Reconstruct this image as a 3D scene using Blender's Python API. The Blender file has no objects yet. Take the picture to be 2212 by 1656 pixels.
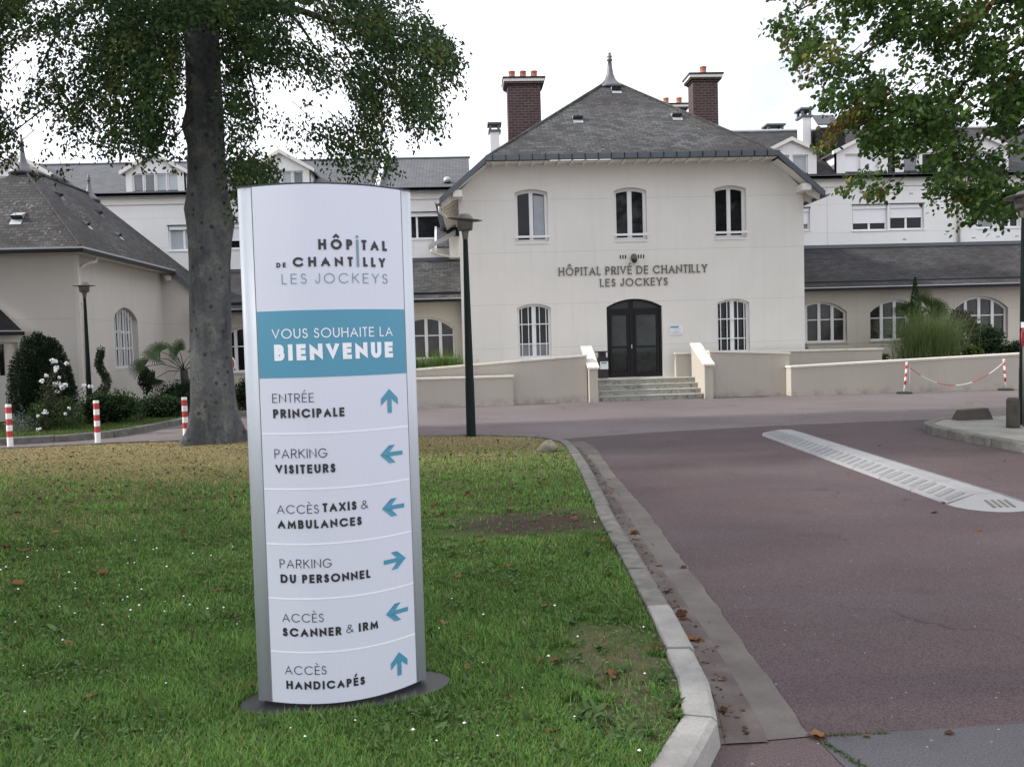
import bpy, math, random
import numpy as np
from mathutils import Vector
from mathutils.geometry import tessellate_polygon
random.seed(7); rng = np.random.default_rng(7)
R = math.radians
S = bpy.context.scene

# ------------------------------------------------------------------ camera
F, CX, CY, H = 1900., 1106., 828., 1.65          # survey camera: focal length and centre in survey units
psi, th, ph = R(2.8), R(2.65), R(1.6)            # heading, tilt down, roll
w_ = Vector((math.sin(psi)*math.cos(th), math.cos(psi)*math.cos(th), -math.sin(th)))
r0 = Vector((math.cos(psi), -math.sin(psi), 0)); u0 = r0.cross(w_)
r_ = math.cos(ph)*r0 - math.sin(ph)*u0; u_ = math.sin(ph)*r0 + math.cos(ph)*u0
cam = bpy.data.cameras.new('camera'); co = bpy.data.objects.new('camera', cam)
S.collection.objects.link(co); S.camera = co
cam.sensor_width = 36; cam.lens = 36*F/2212; cam.clip_end = 2000; cam.clip_start = .05
from mathutils import Matrix
co.matrix_world = Matrix(((r_.x, u_.x, -w_.x, 0), (r_.y, u_.y, -w_.y, 0), (r_.z, u_.z, -w_.z, H), (0, 0, 0, 1)))

# ------------------------------------------------------------------ sky and sun
SUN_EL, SUN_AZ = 34, -91          # degrees; azimuth from +Y, negative = to the left
W = bpy.data.worlds.new('World'); S.world = W; W.use_nodes = True
nt = W.node_tree; nt.nodes.clear()
def nd(nt, t, **k):
    n = nt.nodes.new(t)
    for a, b in k.items(): setattr(n, a, b)
    return n
out = nd(nt, 'ShaderNodeOutputWorld'); mixs = nd(nt, 'ShaderNodeMixShader')
sky = nd(nt, 'ShaderNodeTexSky', sky_type='NISHITA', sun_disc=False, sun_elevation=R(SUN_EL), sun_rotation=R(SUN_AZ))
b1 = nd(nt, 'ShaderNodeBackground'); b1.inputs['Strength'].default_value = .15
b2 = nd(nt, 'ShaderNodeBackground'); b2.inputs['Color'].default_value = (.955, .98, 1.05, 1); b2.inputs['Strength'].default_value = 1.4
nt.links.new(sky.outputs[0], b1.inputs[0])
tc = nd(nt, 'ShaderNodeTexCoord')
mp = nd(nt, 'ShaderNodeMapping'); mp.inputs['Scale'].default_value = (1, 1, 3.2)
nz = nd(nt, 'ShaderNodeTexNoise'); nz.inputs['Scale'].default_value = 2.4; nz.inputs['Detail'].default_value = 6
nt.links.new(tc.outputs['Generated'], mp.inputs[0]); nt.links.new(mp.outputs[0], nz.inputs[0])
# a thin place in the cloud low in the north-east
dot = nd(nt, 'ShaderNodeVectorMath', operation='DOT_PRODUCT')
g = Vector((.345, .90, .235)).normalized(); dot.inputs[1].default_value = g
nt.links.new(tc.outputs['Generated'], dot.inputs[0])
mr = nd(nt, 'ShaderNodeMapRange'); mr.inputs[1].default_value = .990; mr.inputs[2].default_value = 1.0; mr.inputs[3].default_value = 0; mr.inputs[4].default_value = 1
nt.links.new(dot.outputs['Value'], mr.inputs[0])
mr2 = nd(nt, 'ShaderNodeMapRange'); mr2.inputs[1].default_value = .42; mr2.inputs[2].default_value = .62; mr2.inputs[3].default_value = .45; mr2.inputs[4].default_value = 1
nt.links.new(nz.outputs[0], mr2.inputs[0])
mu = nd(nt, 'ShaderNodeMath', operation='MULTIPLY'); nt.links.new(mr.outputs[0], mu.inputs[0]); nt.links.new(mr2.outputs[0], mu.inputs[1])
sb = nd(nt, 'ShaderNodeMath', operation='MULTIPLY_ADD'); sb.inputs[1].default_value = -.62; sb.inputs[2].default_value = 1.0
nt.links.new(mu.outputs[0], sb.inputs[0]); nt.links.new(sb.outputs[0], mixs.inputs[0])
nt.links.new(b1.outputs[0], mixs.inputs[1]); nt.links.new(b2.outputs[0], mixs.inputs[2]); nt.links.new(mixs.outputs[0], out.inputs[0])
sl = bpy.data.lights.new('sun', 'SUN'); so = bpy.data.objects.new('sun', sl); S.collection.objects.link(so)
sl.energy = 4.2; sl.angle = R(2.0); sl.color = (1, .95, .87)
sd = Vector((math.sin(R(SUN_AZ))*math.cos(R(SUN_EL)), math.cos(R(SUN_AZ))*math.cos(R(SUN_EL)), math.sin(R(SUN_EL))))
so.rotation_euler = sd.to_track_quat('Z', 'Y').to_euler(); so.location = (-30, 5, 30)
S.view_settings.view_transform = 'Standard'; S.view_settings.look = 'None'; S.view_settings.exposure = .22; S.view_settings.gamma = 1
S.cycles.max_bounces = 6; S.cycles.transparent_max_bounces = 4

# ------------------------------------------------------------------ survey helpers: sight lines to points at a known distance
def ray(x, y): return w_ + (x-CX)/F*r_ + (CY-y)/F*u_
def at(x, y, Y):
    d = ray(x, y); return Vector((0, 0, H)) + d*(Y/d.y)
def gr(x, y, z=0):
    d = ray(x, y); return Vector((0, 0, H)) + d*((z-H)/d.z)

# ------------------------------------------------------------------ materials
def base(name):
    m = bpy.data.materials.new(name); m.use_nodes = True
    return m, m.node_tree, m.node_tree.nodes['Principled BSDF']
def lk(nt, a, b): nt.links.new(a, b)
def noise(nt, vec, scale, detail=4, rough=.55):
    n = nd(nt, 'ShaderNodeTexNoise'); n.inputs['Scale'].default_value = scale; n.inputs['Detail'].default_value = detail; n.inputs['Roughness'].default_value = rough
    if vec is not None: lk(nt, vec, n.inputs[0])
    return n.outputs[0]
def mrange(nt, v, a, b, c, d):
    n = nd(nt, 'ShaderNodeMapRange'); lk(nt, v, n.inputs[0])
    for i, q in enumerate((a, b, c, d)): n.inputs[i+1].default_value = q
    return n.outputs[0]
def math_(nt, op, a, b=None, c=None):
    n = nd(nt, 'ShaderNodeMath', operation=op)
    for i, v in enumerate((a, b, c)):
        if v is None: continue
        if isinstance(v, (int, float)): n.inputs[i].default_value = v
        else: lk(nt, v, n.inputs[i])
    return n.outputs[0]
def mix(nt, f, a, b, mode='MIX'):
    n = nd(nt, 'ShaderNodeMix', data_type='RGBA', blend_type=mode)
    if isinstance(f, (int, float)): n.inputs[0].default_value = f
    else: lk(nt, f, n.inputs[0])
    for i, v in ((6, a), (7, b)):
        if isinstance(v, tuple): n.inputs[i].default_value = (*v, 1) if len(v) == 3 else v
        else: lk(nt, v, n.inputs[i])
    return n.outputs[2]
def geo(nt): return nd(nt, 'ShaderNodeNewGeometry').outputs['Position']
def bump(nt, b, h, strength, dist=.01):
    n = nd(nt, 'ShaderNodeBump'); n.inputs['Strength'].default_value = strength; n.inputs['Distance'].default_value = dist
    lk(nt, h, n.inputs['Height']); lk(nt, n.outputs[0], b.inputs['Normal'])
def plain(name, col, rough=.6, var=.12, vs=3., bs=0, bscale=80, metal=0, spec=.4, dark=None, ds=1.5, dth=(.5, .7)):
    m, nt, b = base(name); p = geo(nt)
    c = mix(nt, noise(nt, p, vs, 5), tuple(x*(1-var) for x in col), tuple(min(1, x*(1+var)) for x in col))
    if dark: c = mix(nt, mrange(nt, noise(nt, p, ds, 6), dth[0], dth[1], 0, 1), c, dark)
    lk(nt, c, b.inputs['Base Color']); b.inputs['Roughness'].default_value = rough; b.inputs['Metallic'].default_value = metal
    b.inputs['Specular IOR Level'].default_value = spec
    if bs: bump(nt, b, noise(nt, p, bscale, 3), bs)
    return m
def stucco(name, col, joints=(), vjoints=(), moss=0, streak=.0):
    m, nt, b = base(name); p = geo(nt)
    sx = nd(nt, 'ShaderNodeSeparateXYZ'); lk(nt, p, sx.inputs[0])
    c = mix(nt, mrange(nt, noise(nt, p, .7, 6), .3, .7, 0, 1), tuple(x*.955 for x in col), tuple(x*1.03 for x in col))
    c = mix(nt, mrange(nt, noise(nt, p, 45, 2), .3, .7, 0, .10), c, tuple(x*.7 for x in col))
    mp = nd(nt, 'ShaderNodeMapping'); mp.inputs['Scale'].default_value = (5, 5, .25); lk(nt, p, mp.inputs[0])
    c = mix(nt, mrange(nt, noise(nt, mp.outputs[0], 1.2, 5), .52, .75, 0, .15), c, tuple(x*.66 for x in col))
    def line(s, z0, hw):
        return math_(nt, 'LESS_THAN', math_(nt, 'ABSOLUTE', math_(nt, 'SUBTRACT', s, z0)), hw)
    for z0 in joints: c = mix(nt, math_(nt, 'MULTIPLY', line(sx.outputs[2], z0, .008), .36), c, tuple(x*.45 for x in col))
    for x0 in vjoints: c = mix(nt, math_(nt, 'MULTIPLY', line(sx.outputs[0], x0, .010), .55), c, tuple(x*.45 for x in col))
    if moss:
        f = math_(nt, 'MULTIPLY', mrange(nt, sx.outputs[2], .0, .24, 1, 0), mrange(nt, noise(nt, p, 2.6, 8, .7), .45, .7, 0, .7))
        c = mix(nt, f, c, (.09, .085, .075))
    lk(nt, c, b.inputs['Base Color']); b.inputs['Roughness'].default_value = .9; b.inputs['Specular IOR Level'].default_value = .15
    bump(nt, b, noise(nt, p, 120, 2), .25, .004)
    return m
def slate(name, c1, c2, lich=.3, moss=.6, bw=.2, rh=.1, streaky=0):
    m, nt, b = base(name); uv = nd(nt, 'ShaderNodeUVMap').outputs[0]; p = geo(nt)
    br = nd(nt, 'ShaderNodeTexBrick'); lk(nt, uv, br.inputs[0]); br.offset = .5
    for k, v in (('Color1', (*c1, 1)), ('Color2', (*c2, 1)), ('Mortar', (.022, .022, .024, 1))): br.inputs[k].default_value = v
    for k, v in (('Scale', 1), ('Mortar Size', .008), ('Mortar Smooth', .2), ('Brick Width', bw), ('Row Height', rh), ('Bias', 0.)): br.inputs[k].default_value = v
    c = br.outputs[0]
    if moss: c = mix(nt, mrange(nt, noise(nt, p, .55, 8, .65), .45, .68, 0, moss), c, (.032, .028, .026))
    if moss: c = mix(nt, mrange(nt, noise(nt, p, 3.2, 6, .7), .5, .7, 0, moss*.7), c, (.04, .036, .036))
    if lich: c = mix(nt, math_(nt, 'MULTIPLY', mrange(nt, noise(nt, p, 14, 3), .60, .68, 0, 1), mrange(nt, noise(nt, p, .9, 3), .45, .65, 0, lich)), c, (.36, .35, .31))
    lk(nt, c, b.inputs['Base Color']); b.inputs['Roughness'].default_value = .8; b.inputs['Specular IOR Level'].default_value = .15
    bump(nt, b, br.outputs['Fac'], -.6, .01)
    return m
def attrmat(name, rough=.6, trans=.3, spec=.12, tint=1.0):
    m, nt, b = base(name); a = nd(nt, 'ShaderNodeAttribute'); a.attribute_name = 'Col'
    lk(nt, a.outputs[0], b.inputs['Base Color']); b.inputs['Roughness'].default_value = rough; b.inputs['Specular IOR Level'].default_value = spec
    if trans:
        t = nd(nt, 'ShaderNodeBsdfTranslucent'); lk(nt, a.outputs[0], t.inputs[0]); mx = nd(nt, 'ShaderNodeMixShader'); mx.inputs[0].default_value = trans
        o = nt.nodes['Material Output']; lk(nt, b.outputs[0], mx.inputs[1]); lk(nt, t.outputs[0], mx.inputs[2]); lk(nt, mx.outputs[0], o.inputs[0])
    return m
def glassy(name, col, rough=.06, spec=.6, var=.5, vs=1.2):
    m, nt, b = base(name); p = geo(nt)
    c = mix(nt, mrange(nt, noise(nt, p, vs, 4), .35, .65, 0, 1), tuple(x*(1-var) for x in col), tuple(x*(1+var) for x in col))
    lk(nt, c, b.inputs['Base Color']); b.inputs['Roughness'].default_value = rough; b.inputs['Specular IOR Level'].default_value = spec
    bump(nt, b, noise(nt, p, 1.1, 2), .04, .05)
    return m
def striped(name, a, b_, z0, period, duty=.5):
    """bands of two paints, measured up from z0"""
    m, nt, b = base(name); tcn = nd(nt, 'ShaderNodeTexCoord'); sx = nd(nt, 'ShaderNodeSeparateXYZ'); lk(nt, tcn.outputs['Object'], sx.inputs[0])
    f = math_(nt, 'LESS_THAN', math_(nt, 'FRACT', math_(nt, 'DIVIDE', math_(nt, 'SUBTRACT', sx.outputs[2], z0), period)), duty)
    f = math_(nt, 'MULTIPLY', f, math_(nt, 'GREATER_THAN', sx.outputs[2], z0))
    c = mix(nt, f, a, b_); c = mix(nt, mrange(nt, noise(nt, tcn.outputs['Object'], 9, 5), .5, .75, 0, .25), c, (.25, .22, .2))
    lk(nt, c, b.inputs['Base Color']); b.inputs['Roughness'].default_value = .45
    return m

MT = {}
MT['facade'] = stucco('facade_paint', (.735, .71, .67), joints=(5.74, 4.24, 2.745, 1.485))
MT['back'] = stucco('back_paint', (.78, .77, .76), joints=(6.93, 6.72, 6.25, 5.24), vjoints=(12.93,))
MT['wingw'] = stucco('wing_paint', (.60, .55, .48), joints=(2.36, 1.30))
MT['pav'] = stucco('pavilion_paint', (.58, .545, .51), joints=(2.55, 1.16, .42), moss=0)
MT['ramp'] = stucco('ramp_paint', (.45, .415, .365), moss=1)
MT['coping'] = plain('coping_stone', (.72, .68, .60), .8, .1, 2, .2, 90, dark=(.4, .37, .32), ds=4, dth=(.55, .8))
MT['slate'] = slate('slate_old', (.050, .051, .054), (.108, .109, .113), .5, .95, .25, .125)
MT['slate2'] = slate('slate_new', (.105, .108, .118), (.14, .143, .155), 0, .15, .24, .12)
MT['slate3'] = slate('slate_wing', (.040, .039, .042), (.070, .069, .073), .2, .75, .26, .12)
MT['slate4'] = slate('slate_pavilion', (.048, .047, .049), (.088, .086, .088), .8, .75, .22, .11)
MT['zinc'] = plain('zinc', (.11, .122, .14), .55, .2, 2, metal=.4, spec=.4)
MT['zincl'] = plain('light_zinc', (.42, .44, .46), .45, .15, 2, metal=.4)
MT['lead'] = plain('lead_finial', (.13, .125, .14), .5, .2, 3, metal=.4)
MT['white'] = plain('white_joinery', (.78, .78, .79), .45, .05, 2)
MT['cream'] = plain('cream_trim', (.72, .70, .66), .7, .06, 2)
MT['glass'] = glassy('window_glass', (.012, .013, .015), .05, .25)
MT['glassb'] = glassy('sky_tinted_glass', (.26, .29, .33), .1, .6, .15)  # pale sky reflection put into the pane colour
MT['glassf'] = glassy('frosted_glass', (.42, .46, .49), .2, .6, .1)
MT['glassg'] = glassy('shaded_glass', (.16, .17, .185), .12, .6, .2)
MT['glassw'] = glassy('room_glass', (.048, .045, .042), .07, .3, .55, .9)
MT['dark'] = plain('dark_frame', (.010, .010, .013), .4, .2, 3, spec=.2)
MT['glassd'] = glassy('door_glass', (.020, .024, .022), .05, .3, .8, 1.5)  # reflections painted as uneven patches in the glass colour
MT['shutter'] = plain('roller_shutter', (.80, .80, .83), .5, .03, 2)
MT['shutterg'] = plain('grey_shutter', (.40, .41, .44), .5, .05, 2)
MT['black'] = plain('black_plastic', (.018, .018, .02), .45, .3, 4)
MT['terra'] = plain('terracotta', (.38, .16, .10), .8, .25, 6)
MT['letters'] = plain('raised_letters', (.12, .108, .09), .5, .2, 5)
MT['pole'] = plain('green_lamp_paint', (.006, .012, .0115), .5, .25, 4, spec=.15)
MT['lamph'] = plain('lamp_grey', (.12, .115, .105), .5, .2, 6, spec=.4)
MT['lampg'] = glassy('lamp_diffuser', (.11, .105, .095), .35, .4, .2)
MT['alu'] = plain('brushed_aluminium', (.50, .53, .57), .5, .04, 3, metal=.2, spec=.5)
MT['panel'] = plain('sign_panel_white', (.62, .63, .72), .28, .02, 2, spec=.5)
MT['blue'] = plain('sign_blue', (.075, .27, .39), .3, .04, 3, spec=.5)
MT['ink'] = plain('sign_ink', (.028, .026, .032), .4, .05, 3)
MT['inkw'] = plain('sign_white_print', (.80, .81, .86), .35, .02, 3)
MT['inkg'] = plain('sign_grey_blue_print', (.17, .27, .33), .4, .05, 3)
MT['plate'] = plain('dark_base_plate', (.045, .045, .05), .4, .2, 5, metal=.3)
MT['kerb'] = None
MT['stone'] = plain('rough_stone', (.058, .050, .042), .95, .35, 9, .8, 25, dark=(.03, .03, .025), ds=4)
MT['boulder'] = plain('boulder', (.20, .18, .14), .95, .3, 5, .9, 14, dark=(.07, .07, .05), ds=3)
MT['rubber'] = plain('worn_white_rubber', (.235, .235, .245), .75, .16, 2.5, .4, 60, dark=(.25, .245, .245), ds=1.6, dth=(.45, .7))
MT['groove'] = plain('dirty_groove', (.18, .18, .187), .85, .3, 8)
MT['redw'] = striped('red_and_white_bands', (.80, .78, .76), (.44, .016, .022), .235, .21, .52)
MT['chainw'] = plain('white_chain', (.75, .72, .7), .5)
MT['chainr'] = plain('red_chain', (.45, .03, .035), .5)
MT['red'] = plain('red_paint', (.5, .02, .03), .4)
MT['pipe'] = plain('beige_pipe', (.60, .56, .51), .5, .1, 4)
MT['leaf'] = attrmat('leaf', .6, .18)
MT['leafr'] = attrmat('broad_leaf', .5, .42, .2)
MT['grass'] = attrmat('grass_blade', .6, .3, .15)
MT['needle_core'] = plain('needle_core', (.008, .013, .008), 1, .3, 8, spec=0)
MT['dry'] = attrmat('dry_leaf', .7, .15)
MT['notice'] = plain('paper_notice', (.75, .76, .78), .6, .03)
MT['twig'] = plain('twig_bark', (.035, .03, .025), .9, .3, 8)

def bark():
    m, nt, b = base('beech_bark'); p = geo(nt)
    mp = nd(nt, 'ShaderNodeMapping'); mp.inputs['Scale'].default_value = (1, 1, .28); lk(nt, p, mp.inputs[0])
    c = mix(nt, mrange(nt, noise(nt, mp.outputs[0], 3.5, 8, .65), .3, .7, 0, 1), (.045, .048, .055), (.150, .152, .154))
    c = mix(nt, mrange(nt, noise(nt, p, 3.4, 7, .7), .52, .66, 0, .7), c, (.20, .20, .175))
    c = mix(nt, mrange(nt, noise(nt, p, 18, 6, .75), .48, .66, 0, .55), c, (.03, .032, .034))
    vo = nd(nt, 'ShaderNodeTexVoronoi'); vo.inputs['Scale'].default_value = 5.5; lk(nt, p, vo.inputs[0])
    c = mix(nt, mrange(nt, vo.outputs[0], .14, .24, .75, 0), c, (.022, .022, .023))
    sx = nd(nt, 'ShaderNodeSeparateXYZ'); lk(nt, p, sx.inputs[0])
    c = mix(nt, math_(nt, 'MULTIPLY', mrange(nt, sx.outputs[2], .15, 1.1, 1, 0), mrange(nt, noise(nt, p, 5, 6), .45, .62, 0, .8)), c, (.05, .052, .035))
    lk(nt, c, b.inputs['Base Color']); b.inputs['Roughness'].default_value = .85; b.inputs['Specular IOR Level'].default_value = .2
    c2 = noise(nt, mp.outputs[0], 22, 6, .7)
    bump(nt, b, c2, .8, .02)
    return m
MT['bark'] = bark()
def brick():
    m, nt, b = base('chimney_brick'); uv = nd(nt, 'ShaderNodeUVMap').outputs[0]; p = geo(nt)
    br = nd(nt, 'ShaderNodeTexBrick'); lk(nt, uv, br.inputs[0])
    for k, v in (('Color1', (.045, .024, .025, 1)), ('Color2', (.075, .036, .036, 1)), ('Mortar', (.16, .13, .125, 1))): br.inputs[k].default_value = v
    for k, v in (('Scale', 1), ('Mortar Size', .008), ('Mortar Smooth', .1), ('Brick Width', .23), ('Row Height', .085), ('Bias', 0)): br.inputs[k].default_value = v
    c = mix(nt, mrange(nt, noise(nt, p, 4, 5), .4, .7, 0, .4), br.outputs[0], (.035, .022, .024))
    lk(nt, c, b.inputs['Base Color']); b.inputs['Roughness'].default_value = .85
    return m
MT['brick'] = brick()
def asphalt(name, c1, c2, speck=.5, streak=True, crack=0):
    m, nt, b = base(name); p = geo(nt)
    c = mix(nt, mrange(nt, noise(nt, p, .35, 5), .35, .65, 0, 1), c1, c2)
    if streak:
        mp = nd(nt, 'ShaderNodeMapping'); mp.inputs['Scale'].default_value = (.25, 1.0, 1); lk(nt, p, mp.inputs[0])
        c = mix(nt, mrange(nt, noise(nt, mp.outputs[0], 1.1, 6), .42, .75, 0, .4), c, tuple((x*.9+.035) for x in (sum(c1)/3,)*3))
    c = mix(nt, mrange(nt, noise(nt, p, 130, 2), .38, .62, 0, 1), mix(nt, .20, c, (.03, .026, .028)), mix(nt, .04, c, (.9, .9, .9)))
    vo = nd(nt, 'ShaderNodeTexVoronoi'); vo.inputs['Scale'].default_value = 22; lk(nt, p, vo.inputs[0])
    rc = nd(nt, 'ShaderNodeSeparateColor'); lk(nt, vo.outputs[1], rc.inputs[0])
    f = math_(nt, 'MULTIPLY', math_(nt, 'LESS_THAN', vo.outputs[0], .11), math_(nt, 'GREATER_THAN', rc.outputs[0], .86))
    c = mix(nt, math_(nt, 'MULTIPLY', f, speck), c, (.55, .53, .5))
    ed = nd(nt, 'ShaderNodeTexVoronoi', feature='DISTANCE_TO_EDGE'); ed.inputs['Scale'].default_value = .30
    wv = nd(nt, 'ShaderNodeVectorMath', operation='MULTIPLY_ADD'); nv = nd(nt, 'ShaderNodeTexNoise'); nv.inputs['Scale'].default_value = 1.3; nv.inputs['Detail'].default_value = 6; lk(nt, p, nv.inputs[0])
    lk(nt, nv.outputs[1], wv.inputs[0]); wv.inputs[1].default_value = (.9, .9, .9); lk(nt, p, wv.inputs[2]); lk(nt, wv.outputs[0], ed.inputs[0])
    c = mix(nt, math_(nt, 'MULTIPLY', mrange(nt, ed.outputs[0], .0015, .004, .55, 0), mrange(nt, noise(nt, p, .25, 3), .48, .56, 0, 1)), c, (.03, .027, .027))
    c = mix(nt, mrange(nt, noise(nt, p, .9, 7, .6), .58, .74, 0, .45), c, tuple(x*.62 for x in c1))
    lk(nt, c, b.inputs['Base Color']); b.inputs["Roughness"].default_value = .85; b.inputs["Specular IOR Level"].default_value = .15
    bump(nt, b, noise(nt, p, 150, 2), .35, .004)
    return m
MT['forecourt'] = asphalt('pink_asphalt', (.125, .098, .102), (.155, .130, .134), .3)
MT['drive'] = asphalt('maroon_shaded_asphalt', (.055, .033, .036), (.078, .053, .057), .4)  # maroon surface, with part of the tree shade put into its colour
MT['patch'] = asphalt('grey_asphalt', (.062, .060, .068), (.082, .080, .088), .5, False)
MT['rpatch'] = asphalt('red_asphalt', (.070, .048, .050), (.09, .063, .065), .5, False)
def concrete(name, col, dk, island=True, spk=0, amt=.75):
    m, nt, b = base(name); p = geo(nt); gg = nd(nt, 'ShaderNodeNewGeometry')
    c = mix(nt, mrange(nt, noise(nt, p, 2.2, 7, .65), .35, .7, 0, amt), col, dk)
    if island: c = mix(nt, math_(nt, 'MULTIPLY', gg.outputs['Random Per Island'], .55), c, tuple(x*.62 for x in col))
    c = mix(nt, mrange(nt, noise(nt, p, 75, 3), .4, .65, 0, .35), c, tuple(x*.55 for x in col))
    if name == 'kerb_concrete':      # the older stones further along are grey with lichen
        sx = nd(nt, 'ShaderNodeSeparateXYZ'); lk(nt, p, sx.inputs[0])
        c = mix(nt, math_(nt, 'MULTIPLY', math_(nt, 'GREATER_THAN', sx.outputs[1], 4.92), mrange(nt, noise(nt, p, 7, 6, .7), .32, .6, .45, .95)), c, (.10, .098, .088))
    lk(nt, c, b.inputs['Base Color']); b.inputs['Roughness'].default_value = .9; b.inputs['Specular IOR Level'].default_value = .2
    bump(nt, b, noise(nt, p, 60, 4), .4, .006)
    return m
MT['kerb'] = concrete('kerb_concrete', (.36, .345, .325), (.13, .125, .115), amt=.9)
MT['gutter'] = concrete('gutter_concrete', (.145, .132, .122), (.070, .058, .055), False)
MT['pave'] = concrete('gravel_paving', (.27, .265, .245), (.13, .13, .11), False)
MT['step'] = concrete('step_concrete', (.46, .45, .41), (.24, .23, .19), False)
def stain_step():
    m, nt, b = base('lichen_riser'); p = geo(nt)
    c = mix(nt, mrange(nt, noise(nt, p, 7, 8, .75), .50, .64, 0, .85), (.33, .325, .29), (.06, .06, .05))
    lk(nt, c, b.inputs['Base Color']); b.inputs['Roughness'].default_value = .95
    return m
MT['riser'] = stain_step()
def lawn_soil():
    m, nt, b = base('turf_soil'); p = geo(nt)
    sx = nd(nt, 'ShaderNodeSeparateXYZ'); lk(nt, p, sx.inputs[0])
    n1 = noise(nt, p, .8, 5)
    f = mrange(nt, math_(nt, 'ADD', sx.outputs[1], math_(nt, 'MULTIPLY', n1, 4)), 9.8, 16.4, 0, 1)
    grn = mix(nt, noise(nt, p, 30, 4), (.030, .055, .014), (.07, .10, .03))
    yel = mix(nt, noise(nt, p, 26, 4), (.15, .125, .06), (.27, .22, .115))
    c = mix(nt, f, grn, yel)
    def spot(cx, cy, rx, ry):
        dx = math_(nt, 'DIVIDE', math_(nt, 'SUBTRACT', sx.outputs[0], cx), rx); dy = math_(nt, 'DIVIDE', math_(nt, 'SUBTRACT', sx.outputs[1], cy), ry)
        d = math_(nt, 'ADD', math_(nt, 'MULTIPLY', dx, dx), math_(nt, 'MULTIPLY', dy, dy))
        return mrange(nt, math_(nt, 'ADD', d, math_(nt, 'MULTIPLY', noise(nt, p, 5, 6), 1.8)), 1.2, 2.3, 1, 0)
    soil = mix(nt, noise(nt, p, 40, 5), (.028, .020, .016), (.075, .055, .045))
    c = mix(nt, spot(.52, 7.5, .75, .5), c, soil); c = mix(nt, spot(.68, 4.0, .26, .75), c, mix(nt, noise(nt, p, 25, 4), (.05, .05, .015), (.15, .13, .085)))
    lk(nt, c, b.inputs['Base Color']); b.inputs['Roughness'].default_value = 1; b.inputs['Specular IOR Level'].default_value = .1
    bump(nt, b, noise(nt, p, 35, 5), .8, .02)
    return m
MT['turf'] = lawn_soil()
MT['bedsoil'] = plain('bed_soil', (.055, .05, .03), 1, .35, 6, .8, 30, dark=(.05, .07, .02), ds=2)
MT['earth'] = plain('earth', (.10, .10, .06), 1, .3, .3)

# ------------------------------------------------------------------ mesh builder
ORG = {}
def org(parent):
    while parent is not None:
        if parent.name in ORG: return ORG[parent.name]
        parent = parent.parent
    return Vector((0, 0, 0))
class MB:
    def __init__(s): s.v = []; s.f = []
    def add(s, pts, faces):
        o = len(s.v); s.v += [tuple(p) for p in pts]; s.f += [tuple(i+o for i in f) for f in faces]; return s
    def poly(s, pts): return s.add(pts, [tuple(range(len(pts)))])
    def box(s, x0, x1, y0, y1, z0, z1):
        p = [(x, y, z) for z in (z0, z1) for y in (y0, y1) for x in (x0, x1)]
        return s.add(p, [(0, 2, 3, 1), (4, 5, 7, 6), (0, 1, 5, 4), (2, 6, 7, 3), (0, 4, 6, 2), (1, 3, 7, 5)])
    def hexa(s, a, b):           # two quads (lists of 4 points), joined
        return s.add(list(a)+list(b), [(3, 2, 1, 0), (4, 5, 6, 7), (0, 1, 5, 4), (1, 2, 6, 5), (2, 3, 7, 6), (3, 0, 4, 7)])
    def slab(s, pts, dz):        # polygon with thickness downwards
        n = len(pts); lo = [Vector(p)-Vector((0, 0, dz)) for p in pts]
        return s.add(list(pts)+lo, [tuple(range(n)), tuple(range(2*n-1, n-1, -1))]+[(i, i+n, (i+1) % n+n, (i+1) % n) for i in range(n)])
    def tube(s, path, rad, n=8, cap=True):
        path = [Vector(p) for p in path]; rad = rad if isinstance(rad, (list, tuple)) else [rad]*len(path); rings = []
        pv = None
        for i, p in enumerate(path):
            d = (path[min(i+1, len(path)-1)]-path[max(i-1, 0)]).normalized()
            if pv is None: a = d.orthogonal().normalized()
            else:
                a = pv - d*pv.dot(d)
                a = a.normalized() if a.length > 1e-6 else d.orthogonal().normalized()
            pv = a; b = d.cross(a)
            rings.append([p+rad[i]*(math.cos(2*math.pi*k/n)*a+math.sin(2*math.pi*k/n)*b) for k in range(n)])
        f = [(i*n+k, i*n+(k+1) % n, (i+1)*n+(k+1) % n, (i+1)*n+k) for i in range(len(path)-1) for k in range(n)]
        if cap: f += [tuple(range(n-1, -1, -1)), tuple(range((len(path)-1)*n, len(path)*n))]
        return s.add([q for r in rings for q in r], f)
    def lathe(s, prof, c, n=24, cap=True):
        c = Vector(c); pts = [c+Vector((r*math.cos(2*math.pi*k/n), r*math.sin(2*math.pi*k/n), z)) for r, z in prof for k in range(n)]
        f = [(i*n+k, i*n+(k+1) % n, (i+1)*n+(k+1) % n, (i+1)*n+k) for i in range(len(prof)-1) for k in range(n)]
        if cap: f += [tuple(range(n-1, -1, -1)), tuple(range((len(prof)-1)*n, len(prof)*n))]
        return s.add(pts, f)
    def build(s, name, m, parent=None, smooth=False):
        L = org(parent); V = [Vector(p) for p in s.v]
        me = bpy.data.meshes.new(name); me.from_pydata([tuple(p-L) for p in V], [], s.f); me.update()
        uvl = me.uv_layers.new(name='UVMap'); d = uvl.data
        for pl in me.polygons:
            n = pl.normal
            if abs(n.z) < .999: t = Vector((-n.y, n.x, 0)).normalized(); b = n.cross(t)
            else: t = Vector((1, 0, 0)); b = Vector((0, 1, 0))
            for li in pl.loop_indices:
                p = V[me.loops[li].vertex_index]; d[li].uv = (p.dot(t), p.dot(b))
        if smooth: me.polygons.foreach_set('use_smooth', [True]*len(me.polygons))
        me.materials.append(MT[m] if isinstance(m, str) else m)
        o = bpy.data.objects.new(name, me); S.collection.objects.link(o); o.parent = parent
        return o
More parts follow.
